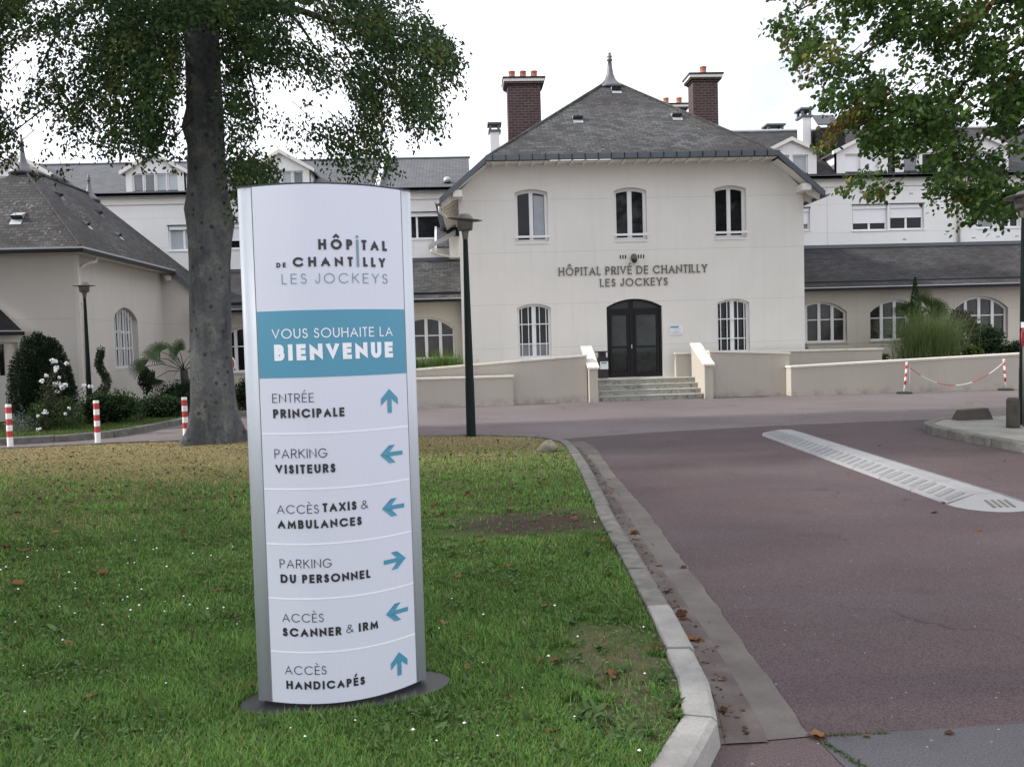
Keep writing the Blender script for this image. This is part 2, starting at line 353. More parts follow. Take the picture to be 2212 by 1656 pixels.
def npmesh(name, V, Fc, m, parent=None, col=None, smooth=False):
    """V (n,3) array, Fc list of face index arrays (all the same size k)"""
    L = org(parent); V = np.asarray(V, np.float32)-np.array(L, np.float32); me = bpy.data.meshes.new(name)
    me.vertices.add(len(V)); me.vertices.foreach_set('co', V.ravel())
    idx = np.concatenate([f.ravel() for f in Fc]).astype(np.int32); st = []; o = 0
    for f in Fc:
        st.append(o+np.arange(len(f))*f.shape[1]); o += f.size
    st = np.concatenate(st).astype(np.int32)
    me.loops.add(len(idx)); me.loops.foreach_set('vertex_index', idx)
    me.polygons.add(len(st)); me.polygons.foreach_set('loop_start', st)
    me.update(calc_edges=True)
    if col is not None:
        a = me.color_attributes.new('Col', 'FLOAT_COLOR', 'POINT')
        c4 = np.ones((len(V), 4), np.float32); c4[:, :3] = col; a.data.foreach_set('color', c4.ravel())
    if smooth: me.polygons.foreach_set('use_smooth', np.ones(len(st), bool))
    me.materials.append(MT[m]); ob = bpy.data.objects.new(name, me); S.collection.objects.link(ob); ob.parent = parent
    return ob
def tag(o, label=None, cat=None, group=None, kind=None):
    if label: o['label'] = label
    if cat: o['category'] = cat
    if group: o['group'] = group
    if kind: o['kind'] = kind
    return o
def thing(name, label, cat, loc, group=None):
    o = bpy.data.objects.new(name, None); S.collection.objects.link(o); o.location = loc; o.empty_display_size = .3
    ORG[o.name] = Vector(loc); return tag(o, label, cat, group)
def copy_tree(o, loc, label=None, parent=None):
    c = o.copy(); S.collection.objects.link(c)
    if parent is not None: c.parent = parent
    else: c.location = loc; ORG[c.name] = Vector(loc)
    if label: c['label'] = label
    for ch in list(o.children): copy_tree(ch, None, None, c)
    return c

# ------------------------------------------------------------------ wall frames: u along the wall, v outwards, z up
class Fr:
    def __init__(s, x, y, N): s.o = Vector((x, y, 0)); s.N = Vector((*N, 0)); s.U = Vector((-s.N.y, s.N.x, 0))
    def p(s, u, v, z): return s.o + u*s.U + v*s.N + Vector((0, 0, z))
    def box(s, mb, u0, u1, v0, v1, z0, z1):
        P = s.p; return mb.hexa([P(u0, v1, z0), P(u1, v1, z0), P(u1, v1, z1), P(u0, v1, z1)][::-1], [P(u0, v0, z0), P(u1, v0, z0), P(u1, v0, z1), P(u0, v0, z1)][::-1])
FX = Fr(0, 0, (0, -1))
def arch(u0, u1, z0, zs, zt, n=12):
    """closed outline, anticlockwise from the lower left; flat top when zt == zs"""
    pts = [(u0, z0), (u1, z0)]; m = (u0+u1)/2; h = zt-zs
    if h < 1e-4: return pts+[(u1, zs), (u0, zs)]
    rr = ((u1-u0)**2/4+h*h)/(2*h); c = zt-rr; a0 = math.asin((u1-u0)/2/rr)
    return pts+[(m+rr*math.sin(a0*(1-2*i/n)), c+rr*math.cos(a0*(1-2*i/n))) for i in range(n+1)]
def inset(u0, u1, z0, zs, zt, d): return arch(u0+d, u1-d, z0+d, zs-d*.6 if zt > zs else zs-d, zt-d)
def wall(fr, outline, holes, thick, m, parent, name='wall'):
    mb = MB(); loops = [outline]+[list(reversed(h)) for h in holes]; flat = [q for l in loops for q in l]
    tri = tessellate_polygon([[Vector((u, z, 0)) for u, z in l] for l in loops])
    def orient(t):
        (a, b, c) = [flat[i] for i in t]
        return t if (b[0]-a[0])*(c[1]-a[1])-(b[1]-a[1])*(c[0]-a[0]) > 0 else (t[0], t[2], t[1])
    tri = [orient(t) for t in tri]
    mb.add([fr.p(u, 0, z) for u, z in flat], tri)
    for l in (loops if name == 'dormer' else loops[1:]):
        n = len(l); mb.add([fr.p(u, 0, z) for u, z in l]+[fr.p(u, -thick, z) for u, z in l], [(i, i+n, (i+1) % n+n, (i+1) % n) for i in range(n)])
    return mb.build(name, m, parent)
def ring(mb, fr, a, b, v0, v1):
    n = len(a); P = fr.p; pts = [P(u, v1, z) for u, z in a]+[P(u, v1, z) for u, z in b]+[P(u, v0, z) for u, z in a]+[P(u, v0, z) for u, z in b]
    f = []
    for i in range(n):
        j = (i+1) % n; f += [(i, j, j+n, i+n), (i+n, j+n, j+3*n, i+3*n), (j, i, i+2*n, j+2*n)]
    mb.add(pts, f)
def ztop(u, u0, u1, zs, zt):
    h = zt-zs
    if h < 1e-4: return zt
    rr = ((u1-u0)**2/4+h*h)/(2*h); return zt-rr+math.sqrt(max(0, rr*rr-(u-(u0+u1)/2)**2))
def window(fr, spec, rec, parent, fm='white', gm='glass', d=.06, vert=(), horiz=(), bar=.05, label=None, wname='window', pane_name='pane'):
    """spec = (u0, u1, z0, zs, zt); rec = how far the frame sits back; vert = list of (position, width)"""
    u0, u1, z0, zs, zt = spec; mb = MB(); a = arch(*spec); b = inset(*spec, d)
    ring(mb, fr, a, b, -rec-.05, -rec)
    for q in vert:
        uu, ww = q if isinstance(q, tuple) else (q, bar)
        fr.box(mb, uu-ww/2, uu+ww/2, -rec-.045, -rec+.006, z0+d, ztop(uu, u0, u1, zs, zt)-d+.01)
    for q in horiz:
        zz, ww = q if isinstance(q, tuple) else (q, bar); fr.box(mb, u0+d, u1-d, -rec-.04, -rec+.003, zz-ww/2, zz+ww/2)
    o = mb.build(wname, fm, parent)
    if label: o['label'] = label
    pm = MB(); pm.poly([fr.p(u, -rec-.035, z) for u, z in inset(*spec, d*.8)]); pm.build(pane_name, gm, o)
    return o
def sill(fr, u0, u1, z, parent, m='cream', v=.05, h=.05):
    mb = MB(); fr.box(mb, u0-.04, u1+.04, -.10, v, z-h, z-.004); return mb.build('sill', m, parent)

# ------------------------------------------------------------------ lettering: single-stroke capitals drawn as ribbons
def arcp(cx, cy, rx, ry, a0, a1, n=14): return [(cx+rx*math.cos(R(a0+(a1-a0)*i/n)), cy+ry*math.sin(R(a0+(a1-a0)*i/n))) for i in range(n+1)]
GL = {'A': (.80, [[(0, 0), (.5, 1), (1, 0)], [(.17, .33), (.83, .33)]]),
 'B': (.58, [[(0, 0), (0, 1), (.55, 1)]+arcp(.55, .765, .36, .235, 90, -90)[1:]+[(0, .53)], [(.55, .53)]+arcp(.6, .265, .4, .265, 90, -90)+[(0, 0)]]),
 'C': (.92, [arcp(.55, .5, .55, .5, 42, 318, 24)]), 'D': (.76, [[(0, 0), (0, 1), (.42, 1)]+arcp(.42, .5, .58, .5, 90, -90, 18)[1:]+[(0, 0)]]),
 'E': (.54, [[(1, 1), (0, 1), (0, 0), (1, 0)], [(0, .52), (.92, .52)]]), 'H': (.70, [[(0, 0), (0, 1)], [(1, 0), (1, 1)], [(0, .52), (1, .52)]]),
 'G': (.98, [arcp(.5, .5, .5, .5, 40, 352, 28)+[(.56, .46)]]),
 'I': (.0, [[(.5, 0), (.5, 1)]]), 'J': (.44, [[(1, 1), (1, .34)]+arcp(.5, .34, .5, .34, 0, -170, 10)[1:]]), 'K': (.66, [[(0, 0), (0, 1)], [(.98, 1), (.04, .46)], [(.3, .6), (1, 0)]]),
 'L': (.46, [[(0, 1), (0, 0), (1, 0)]]), 'M': (.88, [[(0, 0), (.1, 1), (.5, .12), (.9, 1), (1, 0)]]), 'N': (.74, [[(0, 0), (0, 1), (1, 0), (1, 1)]]),
 'O': (1.0, [arcp(.5, .5, .5, .5, 90, 450, 32)]), 'P': (.56, [[(0, 0), (0, 1), (.55, 1)]+arcp(.55, .735, .45, .265, 90, -90)[1:]+[(0, .47)]]),
 'R': (.60, [[(0, 0), (0, 1), (.55, 1)]+arcp(.55, .745, .43, .255, 90, -90)[1:]+[(0, .49)], [(.5, .49), (1, 0)]]),
 'S': (.52, [arcp(.5, .755, .42, .245, 25, 270, 14)+arcp(.5, .26, .5, .26, 90, -155, 16)[1:]]), 'T': (.50, [[(0, 1), (1, 1)], [(.5, 1), (.5, 0)]]),
 'U': (.66, [[(0, 1), (0, .4)]+arcp(.5, .4, .5, .4, 180, 360, 16)[1:]+[(1, 1)]]), 'V': (.74, [[(0, 1), (.5, 0), (1, 1)]]), 'X': (.70, [[(0, 0), (1, 1)], [(0, 1), (1, 0)]]),
 'Y': (.68, [[(0, 1), (.5, .45), (1, 1)], [(.5, .45), (.5, 0)]]),
 '&': (.72, [[(1, 0), (.25, .72)]+arcp(.47, .8, .24, .2, 200, -30, 12)+[(.25, .47)]+arcp(.38, .24, .38, .24, 120, 290, 12)+[(.92, .36)]])}
ACC = {'É': ('E', [(.35, 1.13), (.72, 1.32)]), 'È': ('E', [(.22, 1.32), (.6, 1.13)]), 'Ô': ('O', [(.26, 1.14), (.5, 1.34), (.74, 1.14)])}
def ribbon(poly, hw):
    P = [Vector(p) for p in poly]; closed = (P[0]-P[-1]).length < 1e-5
    if closed: P = P[:-1]
    else: P[0] = P[0]+(P[0]-P[1]).normalized()*hw; P[-1] = P[-1]+(P[-1]-P[-2]).normalized()*hw
    n = len(P); L_, R_ = [], []
    for i in range(n):
        a = P[i-1] if (i > 0 or closed) else None; b = P[(i+1) % n] if (i < n-1 or closed) else None
        d0 = (P[i]-a).normalized() if a is not None else (b-P[i]).normalized(); d1 = (b-P[i]).normalized() if b is not None else d0
        t = (d0+d1); t = t.normalized() if t.length > 1e-4 else d0
        nn = Vector((-t.y, t.x)); k = 1/max(.30, nn.dot(Vector((-d1.y, d1.x)))); L_.append(P[i]+nn*hw*k); R_.append(P[i]-nn*hw*k)
    q = [(L_[i], R_[i], R_[(i+1) % n], L_[(i+1) % n]) for i in range(n if closed else n-1)]
    return q
def text_quads(txt, cap, th, width=None, gap=.20, serif=False):
    """quads in a plane, origin at the lower left; th as a share of the cap height; fitted to width"""
    x = 0; items = []
    for ch in txt:
        if ch == ' ': x += .42; continue
        g, acc = (ACC[ch][0], ACC[ch][1]) if ch in ACC else (ch, None)
        wd, st = GL[g]; wd = max(wd, th)
        strokes = [[(x+th/2+px*(wd-th), th/2+py*(1-th)) for px, py in s] for s in st]
        strokes = [(q, 0) for q in strokes]
        if acc: strokes.append(([(x+th/2+px*(wd-th), py+th*.3) for px, py in acc], 1))
        if serif:
            for s in st:
                for e, q in ((s[0], s[1]), (s[-1], s[-2])):
                    if e[1] in (0, 1) and abs(e[1]-q[1]) > .3:
                        ex, ey = x+th/2+e[0]*(wd-th), (th*.4 if e[1] == 0 else 1-th*.4); strokes.append(([(ex-.10, ey), (ex+.10, ey)], 2))
        items.append((strokes, ch)); x += wd+gap
    tot = x-gap; sx = (width/(tot*cap)) if width else 1; res = []; k = 0
    for strokes, ch in items:
        for s, kind in strokes:
            hw = th/2*(1, .8, .6)[kind]
            for q in ribbon([(px*sx, py) for px, py in s], hw): res.append(([(v.x*cap, (v.y if kind == 1 else min(1, max(0, v.y)))*cap) for v in q], k))
            k += 1
    return res

# ================================================================== SETTING
def sheet(name, pts, z, m, dz=0):
    mb = MB(); flat = [Vector((x, y, 0)) for x, y in pts]; tri = tessellate_polygon([flat])
    def ccw(t):
        a, b, c = [flat[i] for i in t]; return t if (b-a).cross(c-a).z > 0 else (t[0], t[2], t[1])
    mb.add([(x, y, z) for x, y in pts], [ccw(t) for t in tri])
    if dz:
        n = len(pts); mb.add([(x, y, z) for x, y in pts]+[(x, y, z-dz) for x, y in pts], [(i, i+n, (i+1) % n+n, (i+1) % n) for i in range(n)])
    return tag(mb.build(name, m), kind='structure')
sheet('ground', [(-400, -60), (400, -60), (400, 900), (-400, 900)], -.012, 'earth')
sheet('forecourt', [(-40, -20), (30, -20), (30, 30), (-40, 30)], 0, 'forecourt')
KI = [(-12.5, 15.0), (-7.9, 15.2), (-6.5, 15.43), (-5, 15.5), (-2.5, 15.35), (-.9, 15.04), (.2, 14.72), (.85, 14.35), (1.21, 13.96), (1.37, 13.43), (1.385, 12.6), (1.35, 11.6), (1.24, 9.62), (1.1, 7.45), (1.04, 6.27), (.97, 4.84), (.93, 4.24), (.90, 3.83), (.83, 3.47), (.71, 3.25), (.6, 3.05), (.3, 2.6), (-.2, 2.05), (-1.2, 1.2)]
def offset_line(L, d):
    r = []
    for i, p in enumerate(L):
        a = Vector(L[max(i-1, 0)]); b = Vector(L[min(i+1, len(L)-1)]); t = (b-a).normalized(); r.append((p[0]-t.y*d, p[1]+t.x*d))
    return r
KO = offset_line(KI, .145)      # towards the road
KG = [(1.83, 14.25), (1.90, 13.6), (1.88, 12.94), (1.80, 11.6), (1.73, 10.46), (1.65, 8.16), (1.53, 6.26), (1.46, 5.07), (1.39, 4.08), (1.35, 3.46)]
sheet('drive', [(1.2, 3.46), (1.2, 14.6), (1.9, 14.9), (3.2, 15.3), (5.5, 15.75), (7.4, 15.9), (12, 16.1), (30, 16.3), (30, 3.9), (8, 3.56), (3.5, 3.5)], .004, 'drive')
sheet('patched_road', [(1.37, 3.46), (2.26, 3.49), (4.5, 3.53), (9, 3.6), (9, -4), (1.5, -4), (1.38, 3.2)], .008, 'patch')
sheet('red_road_patch', [(.4, 3.44), (1.366, 3.46), (1.376, 3.2), (1.495, -4), (-1.5, -4), (-1.5, 1.2), (.2, 2.4)], .0085, 'rpatch')
ki2 = [p for p in KO if 3.4 < p[1] < 14.3 and p[0] > .9]
ol = offset_line([(x, y) for x, y in KG], 0)
gp = KG+[(p[0]-.03, p[1]) for p in reversed(ki2)]
# ragged outer edge of the gutter
gp2 = []
for i in range(len(KG)-1):
    a, b = KG[i], KG[i+1]; k = max(2, int(abs(a[1]-b[1])/.09))
    for j in range(k): t = j/k; gp2.append((a[0]+(b[0]-a[0])*t+random.uniform(-.010, .010), a[1]+(b[1]-a[1])*t))
gp2.append(KG[-1]); sheet('gutter', gp2+[(p[0]-.03, p[1]) for p in reversed(ki2)], .013, 'gutter')
KC = [(p[0]+.02, p[1]) for p in ki2]; KC2 = []
for (x, y) in reversed(ki2): xo = float(np.interp(-y, [-q[1] for q in KG], [q[0] for q in KG])); KC2.append((x+(xo-x)*random.uniform(.38, .52), y))
sheet('gutter_channel', [q for q in KC if q[1] < 14]+[q for q in KC2 if q[1] < 14], .0165, plain('gutter_dirt', (.085, .066, .062), .95, .3, 4, .4, 60, dark=(.15, .13, .12), ds=2))
def kerb(name, inner, outer, h, seglen=1.0, gap=.012, chamf=.03):
    """kerb stones laid end to end along a pair of edges"""
    def resample(L):
        d = [0]
        for i in range(1, len(L)): d.append(d[-1]+(Vector(L[i])-Vector(L[i-1])).length)
        return d
    di = resample(inner); tot = di[-1]; n = max(1, round(tot/seglen)); mb = MB()
    def pt(L, s):
        for i in range(1, len(di)):
            if s <= di[i] or i == len(di)-1:
                t = (s-di[i-1])/max(1e-6, di[i]-di[i-1]); a, b = Vector(L[i-1]), Vector(L[i]); return a+(b-a)*t
    for k in range(n):
        s0, s1 = tot*k/n+gap/2, tot*(k+1)/n-gap/2; m = 4; jz = random.uniform(-.005, .005); jx = random.uniform(-.006, .006); pr = []
        for j in range(m+1):
            s = s0+(s1-s0)*j/m; a, b = pt(inner, s), pt(outer, s); d = (b-a).normalized(); z = h+jz
            a = a+d*jx; b = b+d*jx
            pr.append([(a.x, a.y, -.05), (a.x, a.y, z-.008), (a.x+d.x*.008, a.y+d.y*.008, z), (b.x-d.x*chamf, b.y-d.y*chamf, z), (b.x-d.x*.008, b.y-d.y*.008, z-chamf*.6), (b.x+d.x*.012, b.y+d.y*.012, -.05)])
        q = 6; f = [(j*q+i, j*q+i+1, (j+1)*q+i+1, (j+1)*q+i) for j in range(m) for i in range(q-1)]+[tuple(range(q)), tuple(range(m*q+q-1, m*q-1, -1))]
        mb.add([p for r in pr for p in r], f)
    return tag(mb.build(name, 'kerb'), kind='structure')
kerb('lawn_kerb', KI, KO, .125, .78)
sheet('lawn', [(x+.004*0, y) for x, y in KI]+[(-1.2, -3), (-14, -3), (-14, 15.0)], .10, 'turf', .12)
BI = [(-14, 16.95), (-10, 16.95), (-8.85, 17.0), (-7.75, 17.3), (-7.15, 17.85), (-6.95, 18.6), (-6.85, 19.6), (-6.62, 21.1), (-6.0, 22.1), (-5.2, 23.2), (-4.9, 24.5), (-4.9, 28.4)]
kerb('bed_kerb', BI, offset_line(BI, -.16), .13, 1.0)
sheet('planting_bed', BI+[(-14, 28.4)], .10, 'bedsoil', .12)
# raised bed between the ramp walls on the right, and the one on the left
sheet('ramp_bed', [(8.8, 23.62), (16.6, 23.62), (16.6, 28.79), (8.8, 28.79)], .72, 'bedsoil')
sheet('wall_bed', [(-6.4, 24.95), (-.16, 24.95), (-.16, 28.48), (-6.4, 28.48)], .62, 'bedsoil')
# island on the right
II = [(7.52, -2), (7.52, 6), (7.50, 10.5), (7.46, 12.6), (7.5, 13.6), (7.72, 14.3), (8.2, 14.82), (8.9, 15.1), (11, 15.35), (20, 15.6)]
kerb('island_kerb', II, offset_line(II, .17), .13, 1.0)
sheet('island_paving', II+[(20, -2)], .112, 'pave', .12)

# ================================================================== BUILDINGS
def gutter_run(mb, a, b, r=.075, n=8):
    """half-round gutter between two points"""
    a, b = Vector(a), Vector(b); d = (b-a).normalized(); s = d.cross(Vector((0, 0, 1))).normalized(); P = []
    for q in (a, b):
        P += [q+s*r*math.cos(math.pi+math.pi*i/n)+Vector((0, 0, r*math.sin(math.pi+math.pi*i/n))) for i in range(n+1)]
        P += [q+s*(r-.008)*math.cos(math.pi+math.pi*i/n)+Vector((0, 0, (r-.008)*math.sin(math.pi+math.pi*i/n))) for i in range(n, -1, -1)]
    m = 2*(n+1); mb.add(P, [(i, (i+1) % m, (i+1) % m+m, i+m) for i in range(m)]+[tuple(range(m-1, -1, -1)), tuple(range(m, 2*m))])
def finial(name, c, h, r, parent, m='lead'):
    prof = [(r*1.05, -.08), (r, 0), (r*.62, h*.10), (r*.38, h*.22), (r*.24, h*.38), (r*.17, h*.58), (r*.13, h*.74), (r*.20, h*.76), (r*.20, h*.79), (r*.11, h*.81), (r*.17, h*.86), (r*.17, h*.89), (r*.08, h*.91), (r*.12, h*.955), (r*.09, h*.98), (.005, h)]
    return MB().lathe(prof, c, 16).build(name, m, parent, True)
def roof_vent(p, slope, parent, m='zincl', s=.30):
    """little hooded slate vent; p = point on the roof, slope = (dx, dy) horizontal downhill direction, tan of pitch"""
    d = Vector((slope[0], slope[1], 0)); tn = slope[2]; down = Vector((d.x, d.y, -tn)).normalized(); side = Vector((-d.y, d.x, 0)); up = side.cross(down); up = up if up.z > 0 else -up
    p = Vector(p)+up*.012; a = p+side*s/2; b = p-side*s/2; mb = MB(); h = up*s*.42
    mb.add([a-down*s*.9, b-down*s*.9, a, b, a+h, b+h], [(0, 1, 5, 4), (0, 4, 2), (1, 3, 5)])
    mb.add([a+down*.02, b+down*.02, a+down*s*.75, b+down*s*.75], [(0, 1, 3, 2)])
    o = mb.build('roof_vent', m, parent)
    k = MB(); k.add([a+h*.86+down*.004-side*.03, b+h*.86+down*.004+side*.03, b+down*.004+side*.03+h*.1, a+down*.004-side*.03+h*.1], [(0, 1, 2, 3)]); k.tube([p+h*.5, p+h+Vector((0, 0, .07))], .006, 5); k.build('vent_opening', 'black', o)
    return o

# ---------------- entrance building
E_ = thing('hospital_entrance_building', 'two storey cream entrance building with hipped slate roof and raised wall lettering', 'building', (4.89, 25.5, 0))
FM = Fr(0, 25.5, (0, -1)); x0, x1, XC = -.15, 9.93, 4.84
EZ, LZ, HW, HL = 6.86, 5.70, 4.17, 5.52       # front eave height, side eave height, half widths
def zr(x): return EZ+(HW-abs(x-XC))*(EZ-LZ)/(HL-HW)
upw = [(1.47, 2.42), (4.35, 5.30), (7.28, 8.23)]; lww = [(1.45, 2.43), (7.31, 8.28)]
holes = [arch(a, b, 4.53, 5.95, 6.045) for a, b in upw]+[arch(a, b, 1.18, 2.64, 2.755) for a, b in lww]+[arch(4.06, 5.69, .545, 2.60, 2.83)]
wall(FM, [(x0, 0), (x1, 0), (x1, zr(x1)-.16), (XC+HW, EZ-.112), (XC-HW, EZ-.112), (x0, zr(x0)-.16)], holes, .30, 'facade', E_)
sm = MB(); Fr(x0, 0, (-1, 0)); sm.poly([(x0, 25.5, 0), (x0, 25.5, zr(x0)-.16), (x0, 36, zr(x0)-.16), (x0, 36, 0)]); sm.build('side_wall', 'facade', E_); sm = MB(); sm.poly([(x1, 25.5, 0), (x1, 36, 0), (x1, 36, zr(x1)-.16), (x1, 25.5, zr(x1)-.16)]); sm.build('side_wall', 'facade', E_)
def room(x0, x1, y0, y1, z0, z1, parent, m='black'):
    MB().box(x0, x1, y0, y1, z0, z1).build('dark_interior', m, parent)
# upper windows
for i, (a, b) in enumerate(upw):
    c = (a+b)/2
    w = window(FM, (a, b, 4.53, 5.95, 6.045), .16, E_, 'white', 'glass', .085, vert=[(c, .13 if i == 1 else .11)], horiz=[(4.575, .09)], label=('upper window with its left sash pushed open', 'middle upper window with one sash ajar', 'closed upper window with two dark panes')[i])
    if i < 2:      # casement swung inwards
        mb = MB(); FM.box(mb, a+.14, a+.20, -.42, -.20, 4.66, 5.86); mb.build('open_sash', 'white', w)
    if i == 0:
        mb = MB(); mb.poly([FM.p(u, -.19, z) for u, z in [(c+.075, 4.64), (b-.10, 4.64), (b-.10, 5.86), (c+.075, 5.90)]]); mb.build('bright_pane', 'glassb', w)
    mb = MB(); FM.box(mb, a-.03, b+.03, -.02, .035, 4.655, 4.715); mb.build('guard_rail', 'white', w)
    mb = MB(); FM.box(mb, a, b, -.19, .02, 4.475, 4.526); mb.build('sill', 'cream', w)
for i, (a, b) in enumerate(lww):
    c = (a+b)/2
    w = window(FM, (a, b, 1.18, 2.64, 2.755), .13, E_, 'white', 'glass', .07, vert=[(c, .12)], label=('ground floor barred window left of the dark door', 'ground floor barred window right of the dark door')[i])
    mb = MB()
    for k in (.14, .335, .665, .86):
        u = a+(b-a)*k; FM.box(mb, u-.011, u+.011, -.11, -.088, 1.2, ztop(u, a, b, 2.64, 2.755)-.03)
    for z in (1.60, 2.17): FM.box(mb, a+.03, b-.03, -.112, -.086, z-.014, z+.014)
    mb.build('window_bars', 'white', w)
    if i == 0:
        mb = MB(); [mb.poly([FM.p(u, -.155, z) for u, z in [(p, 1.25), (q, 1.25), (q, 1.60), (p, 1.60)]]) for p, q in ((a+.08, c-.07), (c+.07, b-.08))]; mb.build('lower_blind', 'glassg', w)
# door
DS = (4.06, 5.69, .545, 2.60, 2.83)
d = window(FM, DS, .10, E_, 'dark', 'glass', .07, vert=[(4.80, .12)], horiz=[(2.50, .11)], wname='entrance_door', pane_name='fanlight', label='black glazed double door under a shallow arch')
mb = MB()
for p, q in ((4.15, 4.73), (4.87, 5.60)):
    a = [(p, .60), (q, .60), (q, 2.44), (p, 2.44)]; b_ = [(p+.07, .70), (q-.07, .70), (q-.07, 2.36), (p+.07, 2.36)]; ring(mb, FM, a, b_, -.16, -.085)
    FM.box(mb, p+.07, q-.07, -.155, -.09, 1.40, 1.46)
mb.build('door_leaf', 'dark', d)
mb = MB()
mb.poly([FM.p(u, -.13, z) for u, z in [(4.22, .70), (4.66, .70), (4.66, 2.36), (4.22, 2.36)]]); mb.poly([FM.p(u, -.13, z) for u, z in [(4.94, .70), (5.53, .70), (5.53, 2.36), (4.94, 2.36)]]); mb.build('door_glass', 'glassd', d)
mb = MB(); FM.box(mb, 4.775, 4.795, -.08, -.03, 1.38, 1.50); mb.build('handle', 'alu', d)
# roof
A = [(XC-HL, 25.0, LZ), (XC-HW, 25.0, EZ)]; Bp = [(XC+HW, 25.0, EZ), (XC+HL, 25.0, LZ)]; AP = (5.0, 29.6, 10.29); RB = (5.0, 37, 10.29)
mb = MB(); fm_ = EZ
mb.poly([A[1], Bp[0], AP]); mb.poly([A[0], A[1], AP]); mb.poly([A[0], AP, RB]); mb.poly([A[0], RB, (XC-HL, 37, LZ)]); mb.poly([Bp[0], Bp[1], AP]); mb.poly([Bp[1], RB, AP]); mb.poly([Bp[1], (XC+HL, 37, LZ), RB])
rf = mb.build('roof', 'slate', E_)
mb = MB()          # boarded soffit under the overhang
for sgn in (-1, 1):
    e = XC+sgn*HL; t = XC+sgn*HW; s0 = .17
    q = [(e, 25.0, LZ-.06), (t, 25.0, EZ-s0), (t, 25.5, EZ-s0), (e, 25.5, LZ-.06)]; mb.poly(q)
    wl = x0 if sgn < 0 else x1
    mb.poly([(e, 25.5, LZ-.06), (wl, 25.5, zr(wl)-.17), (wl, 36, zr(wl)-.17), (e, 36, LZ-.06)])
mb.poly([(XC-HW, 25.0, EZ-.11), (XC+HW, 25.0, EZ-.11), (XC+HW, 25.55, EZ-.11), (XC-HW, 25.55, EZ-.11)])
mb.build('soffit', 'cream', rf)
for sgn in (-1, 1):      # verge boards in zinc
    e, t = XC+sgn*HL, XC+sgn*HW; mb = MB()
    mb.hexa([(e, 24.93, LZ-.13), (t, 24.93, EZ-.13), (t, 24.93, EZ+.05), (e, 24.93, LZ+.05)], [(e, 25.02, LZ-.13), (t, 25.02, EZ-.13), (t, 25.02, EZ+.05), (e, 25.02, LZ+.05)]); mb.build('verge_board', 'zinc', rf)
    for k in range(9):
        y = 25.15+k*.62; wl = x0 if sgn < 0 else x1; mb = MB(); mb.hexa([(e-sgn*.08, y, LZ-.24+.06), (wl, y, zr(wl)-.33), (wl, y, zr(wl)-.18), (e-sgn*.08, y, LZ-.07+.06)], [(e-sgn*.08, y+.09, LZ-.24+.06), (wl, y+.09, zr(wl)-.33), (wl, y+.09, zr(wl)-.18), (e-sgn*.08, y+.09, LZ-.07+.06)])
        mb.build('rafter', 'cream', rf)
    mb = MB(); gutter_run(mb, (e+sgn*.05, 24.92, LZ-.03), (e+sgn*.05, 31, LZ-.03), .085); mb.build('gutter', 'zinc', rf)
    # purlin end under the verge
    px = XC+sgn*5.0; mb = MB(); mb.box(px-.13, px+.13, 25.0-.03, 25.5, zr(px)-.36, zr(px)-.17); mb.build('purlin_end', 'cream', rf)
mb = MB(); mb.box(XC-HW-.02, XC+HW+.02, 24.86, 25.0, EZ-.10, EZ+.045); mb.build('gutter', 'zinc', rf)
for k in range(22):
    x = XC-HW+.18+k*.372; MB().box(x-.012, x+.012, 24.845, 24.858, EZ-.12, EZ+.05).build('gutter_strap', 'dark', rf)
    x += .02; MB().box(x-.035, x+.035, 24.95, 25.5, EZ-.165, EZ-.112).build('rafter_end', 'cream', rf)
finial('finial', (5.0, 29.55, 10.05), 1.16, .5, rf)
mb = MB()          # hip edges of lead
for a, b in ((A[1], AP), (Bp[0], AP)): mb.tube([Vector(a)+Vector((0, .05, .03)), Vector(b)+Vector((0, 0, .03))], .045, 6)
mb.build('hip_edges', 'slate', rf)
sl3 = (0, -1, (AP[2]-EZ)/(AP[1]-25.0))
def onhip(X, z): y = 25.0+(z-EZ)/sl3[2]; return (X, y, z)
for X, z in ((5.08, 9.75), (3.55, 8.37), (6.62, 8.42)): roof_vent(onhip(X, z), sl3, rf)
for (cx, cw, y, zb, zt, pots, dpt) in ((2.05, 1.06, 28.6, 6.9, 9.88, (-.36, 0, .36), .75), (7.95, .82, 28.6, 6.9, 9.93, (.02,), .62), (8.05, .8, 33.2, 8.4, 10.2, (-.25, .25), .7)):
    mb = MB(); mb.box(cx-cw/2, cx+cw/2, y, y+dpt, zb, zt); ch = mb.build('chimney', 'brick', rf)
    mb = MB(); mb.box(cx-cw/2-.04, cx+cw/2+.04, y-.04, y+dpt+.04, zt+.001, zt+.05); mb.box(cx-cw/2-.10, cx+cw/2+.10, y-.10, y+dpt+.10, zt+.051, zt+.11); mb.build('corbel', 'brick', ch)
    mb = MB(); mb.box(cx-cw/2-.13, cx+cw/2+.13, y-.13, y+dpt+.13, zt+.111, zt+.20); mb.build('cap', 'cream', ch)
    mb = MB(); mb.box(cx-cw/2-.16, cx+cw/2+.16, y-.16, y+dpt+.16, zt+.2005, zt+.25); mb.build('cap_flashing', 'dark', ch)
    for px in pots: MB().lathe([(.105, 0), (.115, .06), (.10, .08), (.105, .27), (.115, .28), (.115, .31), (.085, .31)], (cx+px, y+dpt/2, zt+.25), 14).build('chimney_pot', 'terra', ch, True)
